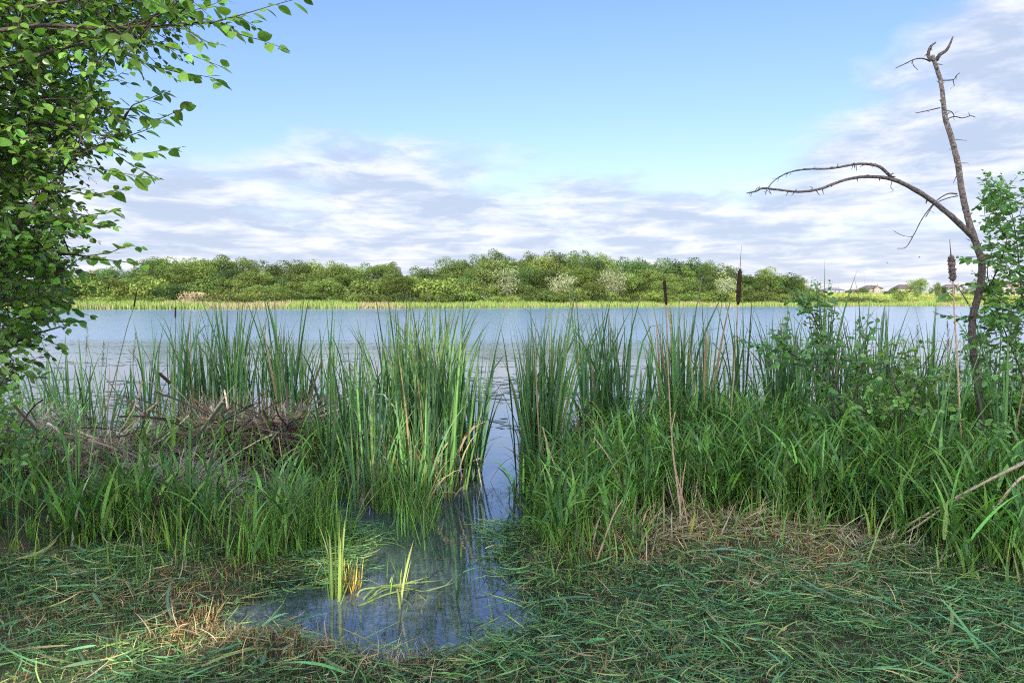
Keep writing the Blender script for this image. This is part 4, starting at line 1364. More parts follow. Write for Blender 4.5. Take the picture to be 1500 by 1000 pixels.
for i, b in enumerate(BR):
    d0 = [2.7, 2.9, 3.1, 3.0, 2.8, 3.4, 3.0, 3.1, 3.2, 3.2, 2.9][i]
    dd = np.linspace(3.3, d0, 3).tolist() + [d0 + RNG.normal(0, 0.06) for _ in range(len(b) - 3)]
    p = np.array([P(x_, y_, dd[k]) for k, (x_, y_) in enumerate(b)])
    a, r = smooth_path(p, np.linspace(0.012, 0.0035, len(p)), 5)
    mbr = MB()
    tube(mbr, a, r, 7, (0.06, 0.045, 0.038), 0.05)
    part(mbr, 'branch', M_BARK, root)
    BRS.append(a)
ALLB = np.concatenate(BRS)
# outermost sprays, traced as real twigs at the branch's distance
for lst, d_ in [
    ([(230, 38), (320, 33), (350, 50), (385, 60), (418, 72)], 2.7), ([(310, 34), (360, 20), (400, 8), (445, -4)], 2.72), ([(60, 38), (130, 50), (180, 78), (215, 93), (260, 106), (310, 114), (330, 126)], 2.75),
    ([(150, 42), (200, 60), (250, 70), (290, 85), (325, 98)], 2.65), ([(200, 30), (260, 10), (300, -8)], 2.8), ([(190, 160), (205, 150), (230, 140), (242, 134)], 2.9), ([(190, 160), (225, 175), (255, 165), (272, 157)], 2.9),
    ([(170, 205), (215, 190), (240, 178)], 3.0), ([(150, 215), (200, 225), (240, 220), (265, 216)], 2.9), ([(150, 215), (190, 240), (225, 258)], 2.95), ([(110, 240), (150, 248), (185, 255), (232, 262)], 2.85),
    ([(85, 275), (130, 285), (165, 280), (182, 278)], 2.85), ([(85, 300), (120, 315), (150, 312), (172, 310)], 2.9), ([(90, 330), (130, 330), (165, 325)], 3.0), ([(120, 376), (160, 370), (185, 360), (205, 362)], 2.9), ([(120, 378), (170, 382), (200, 386), (232, 388)], 2.85),
    ([(90, 385), (130, 400), (150, 410)], 3.0), ([(70, 440), (100, 450), (130, 462)], 3.0), ([(50, 460), (80, 470), (125, 470)], 3.1), ([(50, 490), (75, 500), (95, 515)], 3.1), ([(20, 540), (45, 550), (70, 552)], 3.1),
    ([(100, 60), (140, 90), (160, 105)], 2.8), ([(140, 158), (180, 180), (190, 200)], 2.85), ([(310, 34), (345, 25), (375, 40)], 2.75), ([(260, 36), (300, 60), (320, 66)], 2.7), ([(200, 40), (240, 20), (285, 15), (330, 0)], 2.75)]:
    dj = RNG.normal(0, 0.04, len(lst))
    pts = np.array([P(x_, y_, d_ + dj[k]) for k, (x_, y_) in enumerate(lst)])
    near_ = ALLB[np.argmin(((ALLB - pts[0]) ** 2).sum(1))]
    pts = np.vstack([near_, pts])
    leafy_path(mw, ml, pts, 0.0035, 0.001, 0.050, np.array(LEAFC) * 1.05, 0.026, 0.2)
EDGY = [-20, 50, 100, 150, 200, 250, 300, 350, 400, 440, 480, 520, 560, 600, 640]
EDGX = [300, 285, 175, 165, 170, 125, 110, 100, 105, 85, 65, 40, 30, 18, 8]
made = 0
GROW = [ALLB]
GROWN = ALLB
while made < 1800:
    py = RNG.uniform(-60, 640)
    px = RNG.uniform(-140, 300)
    if px > np.interp(py, EDGY, EDGX) - 20 or RNG.random() < 0.75 * max(0, min(1, (py - 380) / 160)):
        continue
    if 90 < px and 75 < py < 135 and RNG.random() < 0.75:
        continue
    d_ = RNG.uniform(2.55, 4.3)
    st = P(px, py, d_)
    if in_hole(st + np.array([0.08, 0, 0]), 0.0) and RNG.random() < 0.75:
        continue
    near_ = GROWN[np.argmin(((GROWN - st) ** 2).sum(1) * (0.6 + 0.8 * RNG.random(len(GROWN))))]
    if np.linalg.norm(near_ - st) > 0.55:
        continue
    v = unit(np.array([0.8, RNG.normal(0, 0.6), RNG.normal(0.05, 0.6)]))
    l = RNG.uniform(0.10, 0.24)
    mid = (near_ + st) / 2 + RNG.normal(0, 0.05, 3)
    pts = np.array([near_, mid, st, st + v * l * 0.5 + RNG.normal(0, 0.01, 3), st + v * l + np.array([0, 0, -0.02])])
    tot = np.linalg.norm(np.diff(pts, axis=0), axis=1).sum()
    leafy_path(mw, ml, pts, 0.003, 0.001, RNG.uniform(0.030, 0.045), np.array(LEAFC) * RNG.choice([0.55, 0.85, 1.1, 1.4]), 0.028, max(0.1, 1 - (l + 0.12) / tot), per=3, sides=4)
    GROWN = np.vstack([GROWN, pts[1:]])
    made += 1
part(mw, 'twigs', M_BARK, root)
part(ml, 'foliage', M_LEAF, root, smooth=True)


# ------------------------------------------------------------------ leafy shrubs on the right
def shrub(name, label, base_px, base_d, stems, sprays, fill, leaf, col, cat='shrub', d_rng=(0, 0), zb=0.05):
    bx = np.array([DX(base_px, base_d), base_d, zb])
    rt = empty(name, tuple(bx), label, cat)
    w_, l_, s_ = MB(), MB(), MB()
    nodes = []
    for lst, dd in stems:
        pts = np.vstack([bx + RNG.normal(0, 0.03, 3) * [1, 1, 0], np.array([P(a, b, dd + RNG.normal(0, 0.04)) for a, b in lst])])
        a, r = smooth_path(pts, np.linspace(0.011, 0.003, len(pts)), 6)
        tube(s_, a, r, 7, (0.08, 0.06, 0.045), 0.05)
        nodes.append(a)
    part(s_, 'stem', M_BARK, rt)
    nodes = np.concatenate(nodes)
    for lst, dd in sprays:
        pts = np.array([P(a, b, dd + RNG.normal(0, 0.05)) for a, b in lst])
        near_ = nodes[np.argmin(((nodes - pts[0]) ** 2).sum(1))]
        leafy_path(w_, l_, np.vstack([near_, pts]), 0.004, 0.001, leaf, col, leaf * 0.52, 0.15)
    for (x0, x1, y0, y1, n, d0, d1) in fill:
        for _ in range(n):
            st = P(RNG.uniform(x0, x1), RNG.uniform(y0, y1), RNG.uniform(d0, d1))
            near_ = nodes[np.argmin(((nodes - st) ** 2).sum(1) + RNG.random(len(nodes)) * 0.02)]
            v = unit(np.array([RNG.normal(-0.1, 0.7), RNG.normal(0, 0.6), RNG.normal(0.35, 0.5)]))
            l = RNG.uniform(0.10, 0.26)
            pts = np.array([near_, (near_ + st) / 2 + RNG.normal(0, 0.03, 3), st, st + v * l * 0.5, st + v * l])
            nodes = np.vstack([nodes, pts[2:]])
            tot = np.linalg.norm(np.diff(pts, axis=0), axis=1).sum()
            leafy_path(w_, l_, pts, 0.003, 0.001, leaf * RNG.uniform(0.8, 1.1), np.array(col) * RNG.uniform(0.8, 1.25), leaf * 0.55, max(0.1, 1 - (l + 0.1) / tot), per=3, sides=4)
    part(w_, 'twigs', M_BARK, rt)
    part(l_, 'foliage', M_LEAF, rt)
    return rt


shrub('leafy_shrub', 'tall leafy shrub filling the right edge beside the dead trunk', 1530, 6.4,
      [([(1520, 560), (1500, 460), (1490, 360), (1480, 300)], 6.3), ([(1540, 500), (1550, 380), (1540, 270)], 6.5), ([(1500, 560), (1470, 480), (1450, 420)], 6.2), ([(1490, 600), (1465, 560), (1450, 530)], 6.1)],
      [([(1480, 330), (1460, 300), (1445, 275), (1436, 262)], 6.2), ([(1480, 300), (1470, 280), (1450, 268)], 6.1), ([(1475, 350), (1450, 335), (1430, 325)], 6.0), ([(1480, 400), (1455, 385), (1425, 380), (1405, 378)], 5.9), ([(1470, 370), (1445, 362), (1424, 360)], 5.9),
       ([(1465, 440), (1440, 455), (1415, 470)], 6.0), ([(1450, 420), (1420, 415), (1395, 425), (1375, 440)], 6.0), ([(1460, 460), (1425, 465), (1385, 462), (1370, 458)], 6.1), ([(1500, 290), (1510, 270), (1500, 255)], 6.2),
       ([(1450, 535), (1420, 520), (1395, 515)], 6.0)],
      [(1440, 1560, 275, 480, 210, 5.9, 7.0), (1425, 1560, 460, 640, 150, 5.7, 6.8)], 0.058, (0.10, 0.205, 0.045))
shrub('leafy_shrub', 'shrub with one leafy shoot reaching up over the lake, left of the dead tree', 1235, 5.8,
      [([(1232, 600), (1215, 530), (1195, 470), (1165, 430)], 5.6), ([(1215, 570), (1180, 530), (1140, 510)], 5.5), ([(1250, 590), (1265, 530), (1275, 480)], 5.7)],
      [([(1195, 470), (1180, 440), (1160, 424), (1140, 418)], 5.6), ([(1200, 480), (1200, 450), (1196, 430), (1198, 415)], 5.6), ([(1205, 500), (1190, 470), (1170, 455)], 5.55), ([(1210, 500), (1215, 480), (1225, 465)], 5.6),
       ([(1180, 530), (1150, 515), (1120, 505), (1090, 508)], 5.5), ([(1190, 530), (1160, 525), (1125, 520)], 5.5), ([(1160, 515), (1140, 500), (1130, 488)], 5.5), ([(1275, 490), (1285, 475), (1275, 462)], 5.7), ([(1270, 500), (1255, 480), (1262, 468)], 5.7)],
      [(1165, 1225, 435, 520, 15, 5.4, 5.8), (1110, 1200, 500, 540, 18, 5.3, 5.7), (1190, 1280, 510, 620, 24, 5.3, 6.0)], 0.056, (0.095, 0.20, 0.05))
shrub('leafy_shrub', 'low yellow green shrub under the tall cattail fan', 1320, 5.6,
      [([(1320, 600), (1310, 560), (1300, 530)], 5.5), ([(1335, 600), (1350, 550), (1360, 520)], 5.6), ([(1320, 620), (1280, 590)], 5.5)],
      [([(1300, 540), (1290, 525), (1295, 510)], 5.5), ([(1355, 530), (1370, 510), (1362, 498)], 5.6), ([(1300, 560), (1270, 545), (1255, 550)], 5.5)],
      [(1240, 1400, 520, 650, 70, 5.2, 6.0)], 0.05, (0.14, 0.245, 0.05))
shrub('leafy_weed', 'small broad leaved weed in the grass near the dead trunk base', 1440, 4.9,
      [([(1440, 680), (1445, 640), (1438, 620)], 4.9)], [([(1440, 650), (1425, 640), (1430, 625)], 4.9), ([(1445, 640), (1465, 630), (1460, 640)], 4.9)], [(1425, 1475, 620, 670, 9, 4.8, 5.0)], 0.055, (0.14, 0.26, 0.06), 'weed')
shrub('leafy_weed', 'low broad leaved weed at the foot of the grass beside the channel', 815, 4.15,
      [([(815, 845), (818, 835)], 4.15)], [([(815, 842), (808, 832)], 4.12)], [(800, 835, 825, 850, 8, 4.05, 4.2)], 0.04, (0.11, 0.24, 0.04), 'weed')
shrub('leafy_weed', 'dark broad leaved weed low in the grass above the fallen stalks', 1310, 4.7,
      [([(1310, 760), (1305, 735)], 4.7)], [([(1305, 745), (1290, 738)], 4.7)], [(1275, 1340, 725, 760, 10, 4.55, 4.75)], 0.05, (0.08, 0.2, 0.08), 'weed')
shrub('leafy_sapling', 'small leafy shoots under the hanging tree at the left edge', -10, 4.6,
      [([(0, 700), (5, 650), (15, 610)], 4.6), ([(-20, 690), (-15, 640)], 4.5)], [([(5, 650), (25, 635), (40, 630)], 4.6)], [(-40, 40, 590, 680, 26, 4.4, 4.8)], 0.055, (0.10, 0.20, 0.04), 'sapling')

# ------------------------------------------------------------------ wood lying about
def stick(name, lst, d, r, label, cat, col, mat=M_WOOD, sides=9, ds=None, knots=4):
    p = np.array([P(a, b, (d if ds is None else ds[i])) for i, (a, b) in enumerate(lst)])
    a, rr = smooth_path(p, np.linspace(r[0], r[1], len(p)), 6)
    m_ = MB()
    tube(m_, a, rr, sides, col, 0.07, colj=0.15)
    for _ in range(knots):
        i = RNG.integers(1, max(2, len(a) - 1))
        v = rand_unit(1)[0]
        tube(m_, [a[i], a[i] + v * rr[i] * 1.6], [rr[i] * 0.4, rr[i] * 0.2], 6, np.array(col) * 0.8)
    return tag(m_.build(name, mat, origin=tuple(p[0])), label, cat)


stick('log', [(335, 680), (360, 655), (390, 640), (428, 622)], 6.9, (0.05, 0.035), 'grey weathered log slanting up out of the dead reeds', 'log', (0.13, 0.13, 0.14))
stick('log', [(215, 668), (270, 660), (330, 662), (370, 668)], 6.6, (0.035, 0.03), 'dark log lying level left of the grey slanting one', 'log', (0.055, 0.045, 0.04))
stick('log', [(38, 655), (60, 648), (82, 640)], 6.2, (0.035, 0.02), 'short dark log end on the sedge mound at left', 'log', (0.06, 0.055, 0.055))
stick('fallen_branch', [(25, 600), (45, 615), (65, 630)], 6.8, (0.018, 0.008), 'grey fallen branch pointing down beside the leafy tree', 'branch', (0.2, 0.17, 0.14))
stick('fallen_branch', [(70, 620), (85, 630), (92, 645)], 6.6, (0.016, 0.012), 'pale peeled branch piece on the sedge mound', 'branch', (0.38, 0.32, 0.24))
stick('fallen_stalk', [(1275, 800), (1350, 757), (1420, 718), (1510, 672)], 4.3, (0.007, 0.010), 'long pale fallen stalk slanting through the right hand grass, upper of the pair', 'stalk', (0.42, 0.34, 0.22), M_STRAW, ds=[4.5, 4.35, 4.2, 4.0], knots=2)
stick('fallen_stalk', [(1278, 806), (1335, 775), (1395, 735), (1410, 728)], 4.3, (0.006, 0.007), 'pale fallen stalk lying close below the long one', 'stalk', (0.38, 0.30, 0.2), M_STRAW, ds=[4.45, 4.32, 4.2, 4.15], knots=2)
stick('fallen_stalk', [(1440, 770), (1465, 735), (1490, 705), (1512, 690)], 4.0, (0.007, 0.009), 'flat tan fallen stalk at the right edge below the long one', 'stalk', (0.42, 0.31, 0.19), M_STRAW, knots=1)
stick('fallen_stalk', [(1325, 850), (1370, 825), (1410, 805)], 4.0, (0.008, 0.008), 'short pale stalk above the dark hollow at right', 'stalk', (0.42, 0.36, 0.27), M_STRAW, knots=1)
stick('stick', [(98, 908), (118, 875), (133, 852)], 3.75, (0.006, 0.008), 'grey stick lying in the clippings at left', 'stick', (0.15, 0.14, 0.15), ds=[3.62, 3.85, 4.05], knots=2)
stick('stick', [(132, 914), (141, 900), (143, 887)], 3.6, (0.008, 0.007), 'short dark curved stick in the clippings', 'stick', (0.10, 0.10, 0.12), ds=[3.5, 3.6, 3.68], knots=1)
stick('stick', [(-5, 905), (30, 908), (80, 912)], 3.55, (0.006, 0.005), 'thin grey twig at the left edge of the clippings', 'stick', (0.13, 0.12, 0.13), knots=1)
stick('wood_piece', [(712, 877), (728, 884), (748, 887), (768, 892)], 3.7, (0.014, 0.026), 'reddish brown broken wood piece at the pool edge', 'wood', (0.17, 0.085, 0.05), ds=[3.80, 3.76, 3.72, 3.68])
stick('cut_stalk', [(669, 900), (670, 872), (676, 838)], 3.72, (0.007, 0.007), 'dark green cut stem standing in the pool', 'stem', (0.045, 0.09, 0.035), M_GRASS, knots=0)
stick('cut_stalk', [(587, 910), (585, 880), (582, 862)], 3.6, (0.008, 0.006), 'short yellow green cut stem in the middle of the pool', 'stem', (0.16, 0.2, 0.06), M_GRASS, knots=0)
stick('cut_stalk', [(652, 975), (654, 960), (655, 948)], 3.2, (0.006, 0.005), 'tiny dark stub at the front edge of the pool', 'stem', (0.04, 0.05, 0.02), M_GRASS, knots=0)


def lump(px, py, d, r, label, cat, col, name='mud_lump', sq=(1, 1, 0.7)):
    c = P(px, py, d)
    m_ = MB()
    nlat, nlon = 9, 14
    V = []
    for i in range(nlat + 1):
        th = math.pi * i / nlat
        for j in range(nlon):
            ph = 2 * math.pi * j / nlon
            v = np.array([math.sin(th) * math.cos(ph), math.sin(th) * math.sin(ph), math.cos(th)])
            k = 1 + 0.28 * (vnoise(v[0] * 2 + v[2], v[1] * 2 - v[2], 1.2, int(px)) - 0.5) + 0.05 * RNG.normal()
            V.append(c + v * r * k * np.array(sq))
    idx = np.arange((nlat + 1) * nlon).reshape(nlat + 1, nlon)
    Q = np.stack([idx[:-1], np.roll(idx[:-1], -1, 1), np.roll(idx[1:], -1, 1), idx[1:]], -1).reshape(-1, 4)
    m_.add(np.array(V), Q, None, col)
    return tag(m_.build(name, M_STONE, origin=tuple(c)), label, cat)


lump(686, 876, 3.78, 0.03, 'small dark mud lump beside the dark cut stem', 'mud', (0.05, 0.05, 0.06))
lump(715, 996, 2.98, 0.05, 'black mud lump at the bottom edge of the bank', 'mud', (0.03, 0.03, 0.035), sq=(1.2, 1, 0.6))
lump(1330, 868, 3.95, 0.07, 'dark rotten wood lump in the hollow at right', 'wood', (0.035, 0.025, 0.02), 'rotten_wood', sq=(1.3, 0.9, 0.6))


# larger cut reed blades one can single out
def blade_thing(lst, d, w, label, col, name='cut_reed', n=1, spread=0.02, ds=None):
    m_ = MB()
    for q in range(n):
        p = np.array([P(a, b, (d if ds is None else ds[i])) for i, (a, b) in enumerate(lst)]) + (RNG.normal(0, spread, 3) * np.array([1, 1, 0.3]) if n > 1 else 0)
        if n > 1:
            p = p + RNG.normal(0, 1, p.shape) * spread * np.array([1.0, 1.0, 0.25]) + (p[-1] - p[0]) * RNG.uniform(-0.25, 0.15) * np.linspace(0, 1, len(p))[:, None]
        a, _r = smooth_path(p, np.ones(len(p)), 5)
        tan = np.gradient(a, axis=0)
        side = np.cross(tan, np.array([RNG.normal(0, 0.2), -0.6, 1.0]))
        side /= np.linalg.norm(side, axis=1)[:, None]
        t = np.linspace(0, 1, len(a))
        hw = (w / 2 * np.minimum(1, np.minimum(0.6 + 3 * t, (1 - t) * 4 + 0.05)))[:, None]
        mid = a - np.array([0, 0, 0.25 * w])
        V = np.stack([a - side * hw, mid, a + side * hw], 1).reshape(-1, 3)
        i = np.arange(len(a) - 1) * 3
        Q = np.concatenate([np.stack([i, i + 1, i + 4, i + 3], 1), np.stack([i + 1, i + 2, i + 5, i + 4], 1)])
        m_.add(V, Q, None, np.array(col) * RNG.uniform(0.8, 1.2))
    o0 = P(*lst[0], d if ds is None else ds[0])
    return tag(m_.build(name, M_REED, origin=tuple(o0)), label, 'cut reed')


blade_thing([(105, 862), (150, 850), (195, 843), (240, 825)], 3.95, 0.02, 'flat bundle of cut reed blades on the clippings at left', (0.13, 0.27, 0.14), n=6, spread=0.025, ds=[3.9, 3.98, 4.05, 4.2])
blade_thing([(310, 852), (370, 860), (420, 862), (462, 863)], 3.9, 0.028, 'dark green cut reed fan pointing at the sunlit shoot', (0.065, 0.19, 0.10), n=4, spread=0.018, ds=[3.95, 3.92, 3.9, 3.88])
blade_thing([(520, 893), (545, 872), (585, 858), (640, 855)], 3.75, 0.010, 'sunlit yellow green cut reed arching over the pool', (0.16, 0.215, 0.065), n=5, spread=0.03, ds=[3.68, 3.74, 3.8, 3.85])
blade_thing([(520, 892), (555, 885), (620, 868), (662, 848)], 3.75, 0.011, 'pale cut reed lying across the pool behind the arching one', (0.18, 0.23, 0.10), n=4, spread=0.04, ds=[3.68, 3.72, 3.8, 3.9])
blade_thing([(672, 882), (685, 905), (700, 930)], 3.6, 0.022, 'broad green cut reed reaching from the pool to the clippings', (0.085, 0.21, 0.06), n=2, spread=0.02, ds=[3.7, 3.58, 3.45])
blade_thing([(655, 968), (690, 948), (720, 925), (770, 925)], 3.35, 0.022, 'dark green cut reed lying along the right rim of the pool', (0.07, 0.17, 0.05), n=3, spread=0.03, ds=[3.2, 3.3, 3.42, 3.45])
blade_thing([(765, 918), (775, 890), (780, 870)], 3.65, 0.026, 'upright cut reed piece leaning beside the brown wood', (0.09, 0.22, 0.11), ds=[3.52, 3.62, 3.7])
blade_thing([(915, 905), (922, 870), (935, 848), (925, 842)], 3.8, 0.022, 'pale yellow cut reed tuft on the clippings right of the pool', (0.26, 0.32, 0.12), n=5, spread=0.025, ds=[3.65, 3.8, 3.95, 4.0])
blade_thing([(925, 885), (960, 888), (1010, 905)], 3.68, 0.018, 'yellow green cut reed spreading right from the pale tuft', (0.2, 0.3, 0.1), n=4, spread=0.025, ds=[3.7, 3.68, 3.6])
blade_thing([(870, 945), (885, 925), (900, 905)], 3.45, 0.03, 'broad folded green leaf lying in the clippings', (0.09, 0.25, 0.10), n=2, spread=0.01, ds=[3.35, 3.45, 3.55])
blade_thing([(1095, 895), (1110, 920), (1140, 945)], 3.4, 0.018, 'long green cut reed in the middle of the right clippings', (0.10, 0.25, 0.14), n=5, spread=0.035, ds=[3.65, 3.5, 3.35])
blade_thing([(70, 975), (110, 965), (165, 948)], 3.15, 0.024, 'broad cut leaf with ragged edge lying at lower left', (0.10, 0.26, 0.13), n=2, spread=0.015, ds=[3.1, 3.14, 3.2])
blade_thing([(-5, 856), (10, 851), (28, 849)], 4.0, 0.04, 'curled greyish dead leaf at the left edge', (0.26, 0.2, 0.17), 'dead_leaf')
blade_thing([(100, 845), (106, 790), (112, 752), (124, 712), (137, 688)], 4.3, 0.016, 'folded pale reed leaf hanging on the far left cattail', (0.36, 0.38, 0.26), 'bent_leaf', ds=[4.2, 4.25, 4.3, 4.3, 4.32])
blade_thing([(1005, 815), (1012, 780), (1019, 745)], 4.4, 0.016, 'single yellow reed blade standing at the dry tussock', (0.38, 0.38, 0.06), 'yellow_blade')
blade_thing([(585, 905), (590, 860), (598, 820), (606, 790)], 3.62, 0.012, 'thin yellow blade standing in the middle of the pool', (0.28, 0.3, 0.1), 'yellow_blade')
blade_thing([(1245, 915), (1262, 850), (1290, 770), (1310, 730)], 3.9, 0.008, 'long thin light green stem crossing the right grass', (0.2, 0.32, 0.08), 'grass_stalk')
m1 = MB()
k = 60
pc = P(515, 868, 3.85)
ribbons(m1, np.stack([pc[0] + RNG.normal(0, 0.03, k), pc[1] + RNG.normal(0, 0.03, k), np.full(k, -0.01)], 1), RNG.uniform(0, 6.28, k), np.abs(RNG.normal(0.15, 0.25, k)), 0.3, RNG.uniform(0.06, 0.2, k), 0.008, 4, col=(0.36, 0.28, 0.07), colj=0.2)
tag(m1.build('dry_tuft', M_STRAW, origin=(pc[0], pc[1], 0)), 'golden cut tuft behind the sunlit shoot in the pool', 'tuft')
m1 = MB()
k = 140
pc = P(433, 665, 7.0)
ribbons(m1, np.stack([pc[0] + RNG.normal(0, 0.06, k), 7.0 + RNG.normal(0, 0.06, k), np.full(k, 0.03)], 1), RNG.uniform(0, 6.28, k), np.abs(RNG.normal(0.1, 0.15, k)), np.abs(RNG.normal(0.3, 0.3, k)), RNG.uniform(0.2, 0.5, k), 0.012, 5, 2.5, col=(0.30, 0.18, 0.09), colj=0.2)
tag(m1.build('dry_tuft', M_STRAW, origin=(pc[0], 7.0, 0)), 'rusty brown dead tuft at the upper end of the grey log', 'tuft')

# flowering grass heads (panicles)
def panicle(px, py, py0, d, label, lean=0):
    m_ = MB()
    a, b = P(px - lean, py0, d), P(px, py, d)
    mid = (a + b) / 2 + np.array([-0.01, 0, 0.01])
    pp, rr = smooth_path(np.array([a, mid, b]), np.array([0.0025, 0.002, 0.0012]), 6)
    tube(m_, pp, rr, 5, (0.14, 0.18, 0.08))
    k = 46
    t = RNG.uniform(0.72, 1.0, k)
    base = a + (b - a) * t[:, None]
    ribbons(m_, base, RNG.uniform(0, 6.28, k), RNG.uniform(0.15, 0.9, k), 0.4, 0.07 * (1.05 - t) / 0.3 + 0.015, 0.005, 3, col=(0.2, 0.2, 0.12), colj=0.2)
    tag(m_.build('grass_panicle', M_GRASS, origin=tuple(a)), label, 'grass')


panicle(199, 488, 640, 6.8, 'tallest feathery grass head left of the long stand', 12)
panicle(152, 500, 640, 6.6, 'feathery grass head left of the tallest one', 6)
panicle(128, 478, 640, 6.8, 'faint feathery grass head beside the tree leaves', 4)
panicle(1344, 478, 640, 6.0, 'feathery grass head left of the frayed cattail', 4)
panicle(1388, 470, 640, 6.2, 'feathery grass head just left of the frayed cattail stalk', -6)
panicle(1168, 492, 640, 6.0, 'feathery grass head between the leafy shoots', 5)
panicle(1140, 480, 640, 6.2, 'feathery grass head left of the leafy shoot', 5)


# birds over the right-hand shore
def bird(px, py, d, label):
    c = P(px, py, d)
    bpy_me = bpy.data.meshes.new('bird')
    vs = [(0, -0.18, 0), (0, 0.0, 0.01), (0, 0.16, 0.0), (0, 0.27, 0.02), (-0.22, 0.03, 0.14), (-0.45, -0.06, 0.10), (0.22, 0.03, 0.14), (0.45, -0.06, 0.10)]
    es = [(0, 1), (1, 2), (2, 3), (1, 4), (4, 5), (1, 6), (6, 7)]
    bpy_me.from_pydata(vs, es, [])
    o = bpy.data.objects.new('bird', bpy_me)
    COL.objects.link(o)
    sk = o.modifiers.new('skin', 'SKIN')
    for i, r in enumerate([0.02, 0.07, 0.06, 0.045, 0.04, 0.012, 0.04, 0.012]):
        v = bpy_me.skin_vertices[0].data[i]
        v.radius = (r, r)
    bpy_me.skin_vertices[0].data[1].use_root = True
    sb = o.modifiers.new('sub', 'SUBSURF')
    sb.levels = sb.render_levels = 1
    o.data.materials.append(M_DARK)
    o.location = tuple(c)
    o.rotation_euler = (0, 0, 1.1)
    tag(o, label, 'bird')


M_DARK, nt_, out_ = new_mat('dark_plumage')
b_ = N(nt_, 'ShaderNodeBsdfPrincipled', Roughness=0.8)
b_.inputs['Base Color'].default_value = (0.02, 0.02, 0.025, 1)
nt_.links.new(b_.outputs[0], out_.inputs[0])
bird(1347, 377, 130, 'nearer dark bird flying by the small white cloud')
bird(1300, 385, 190, 'tiny distant bird flying left of the small white cloud')

# ------------------------------------------------------------------ trees behind the camera that throw the foreground into shade
hd_ = unit(np.array([SUN[0], SUN[1], 0]))
pd_ = np.array([-hd_[1], hd_[0], 0])
tanel = math.tan(SUN_EL)
for i in range(9):
    off = -15 + i * 3.9
    dist = 15 + (1.8 if i % 2 else -1.2)
    base = hd_ * dist + pd_ * off + np.array([1.0, 5.0, 0])
    base[2] = 0
    rng = np.random.default_rng(900 + i)
    H = 15.2 + rng.uniform(-0.6, 0.8)
    rt = empty('shade_tree', tuple(base), 'tall leafy tree on the bank behind the viewer, out of the frame', 'tree', 'trees on the bank behind the viewer')
    m_ = MB()
    tube(m_, [base + [0, 0, -0.2], base + [0.1, 0, H * 0.4], base + [0, 0.1, H * 0.85]], [0.25, 0.18, 0.05], 9, (0.1, 0.08, 0.06))
    part(m_, 'trunk', M_BARK, rt)
    m_ = MB()
    nleaf = 15000
    v = rng.normal(size=(nleaf, 3))
    v /= np.linalg.norm(v, axis=1)[:, None]
    r = rng.random(nleaf) ** 0.45
    p = base + np.array([0, 0, H * 0.66]) + v * r[:, None] * np.array([3.2, 3.2, H * 0.34])
    keep = np.ones(nleaf, bool)
    for hp, hr in HOLES:
        q = p - hp
        t = q @ SUN
        dperp = np.linalg.norm(q - t[:, None] * SUN, axis=1)
        keep &= ~(dperp < hr * 1.1 + 0.14)
    p = p[keep]
    m = len(p)
    nr = rng.normal(size=(m, 3)) + SUN * 0.5
    nr /= np.linalg.norm(nr, axis=1)[:, None]
    a = np.cross(nr, rng.normal(size=(m, 3)))
    a /= np.linalg.norm(a, axis=1)[:, None]
    b = np.cross(nr, a)
    s = rng.uniform(0.10, 0.22, m)[:, None]
    V = np.stack([p - a * s, p - b * s * 0.6, p + a * s, p + b * s * 0.6], 1).reshape(-1, 3)
    m_.add(V, np.arange(m * 4).reshape(-1, 4), None, (0.09, 0.16, 0.035))
    part(m_, 'crown', M_SHADE, rt, False)

# ------------------------------------------------------------------ sky and sun
SKY_STRENGTH = 0.125
w = bpy.data.worlds.new("World")
scene.world = w
w.use_nodes = True
nt = w.node_tree
nt.nodes.clear()
L = nt.links.new
wo = N(nt, 'ShaderNodeOutputWorld')
sky = N(nt, 'ShaderNodeTexSky', sky_type='NISHITA')
sky.sun_disc = False
sky.sun_elevation = SUN_EL
sky.sun_rotation = math.atan2(SUN[0], SUN[1])
sky.air_density = 1.0
sky.dust_density = 0.15
sky.ozone_density = 1.5
tc = N(nt, 'ShaderNodeTexCoord')
sx = N(nt, 'ShaderNodeSeparateXYZ')
L(tc.outputs['Generated'], sx.inputs[0])


def M(op, a, b=None, c=None, clamp=False):
    n = nt.nodes.new('ShaderNodeMath')
    n.operation = op
    n.use_clamp = clamp
    for i, v in enumerate((a, b, c)):
        if v is None:
            continue
        if isinstance(v, (int, float)):
            n.inputs[i].default_value = v
        else:
            L(v, n.inputs[i])
    return n.outputs[0]


def MR(v, a, b, c, d, smooth=True):
    n = nt.nodes.new('ShaderNodeMapRange')
    if smooth:
        n.interpolation_type = 'SMOOTHSTEP'
    for k, q in (('From Min', a), ('From Max', b), ('To Min', c), ('To Max', d)):
        n.inputs[k].default_value = q
    L(v, n.inputs['Value'])
    return n.outputs[0]


az = M('ARCTAN2', sx.outputs['X'], sx.outputs['Y'])
el = M('ARCSINE', sx.outputs['Z'])
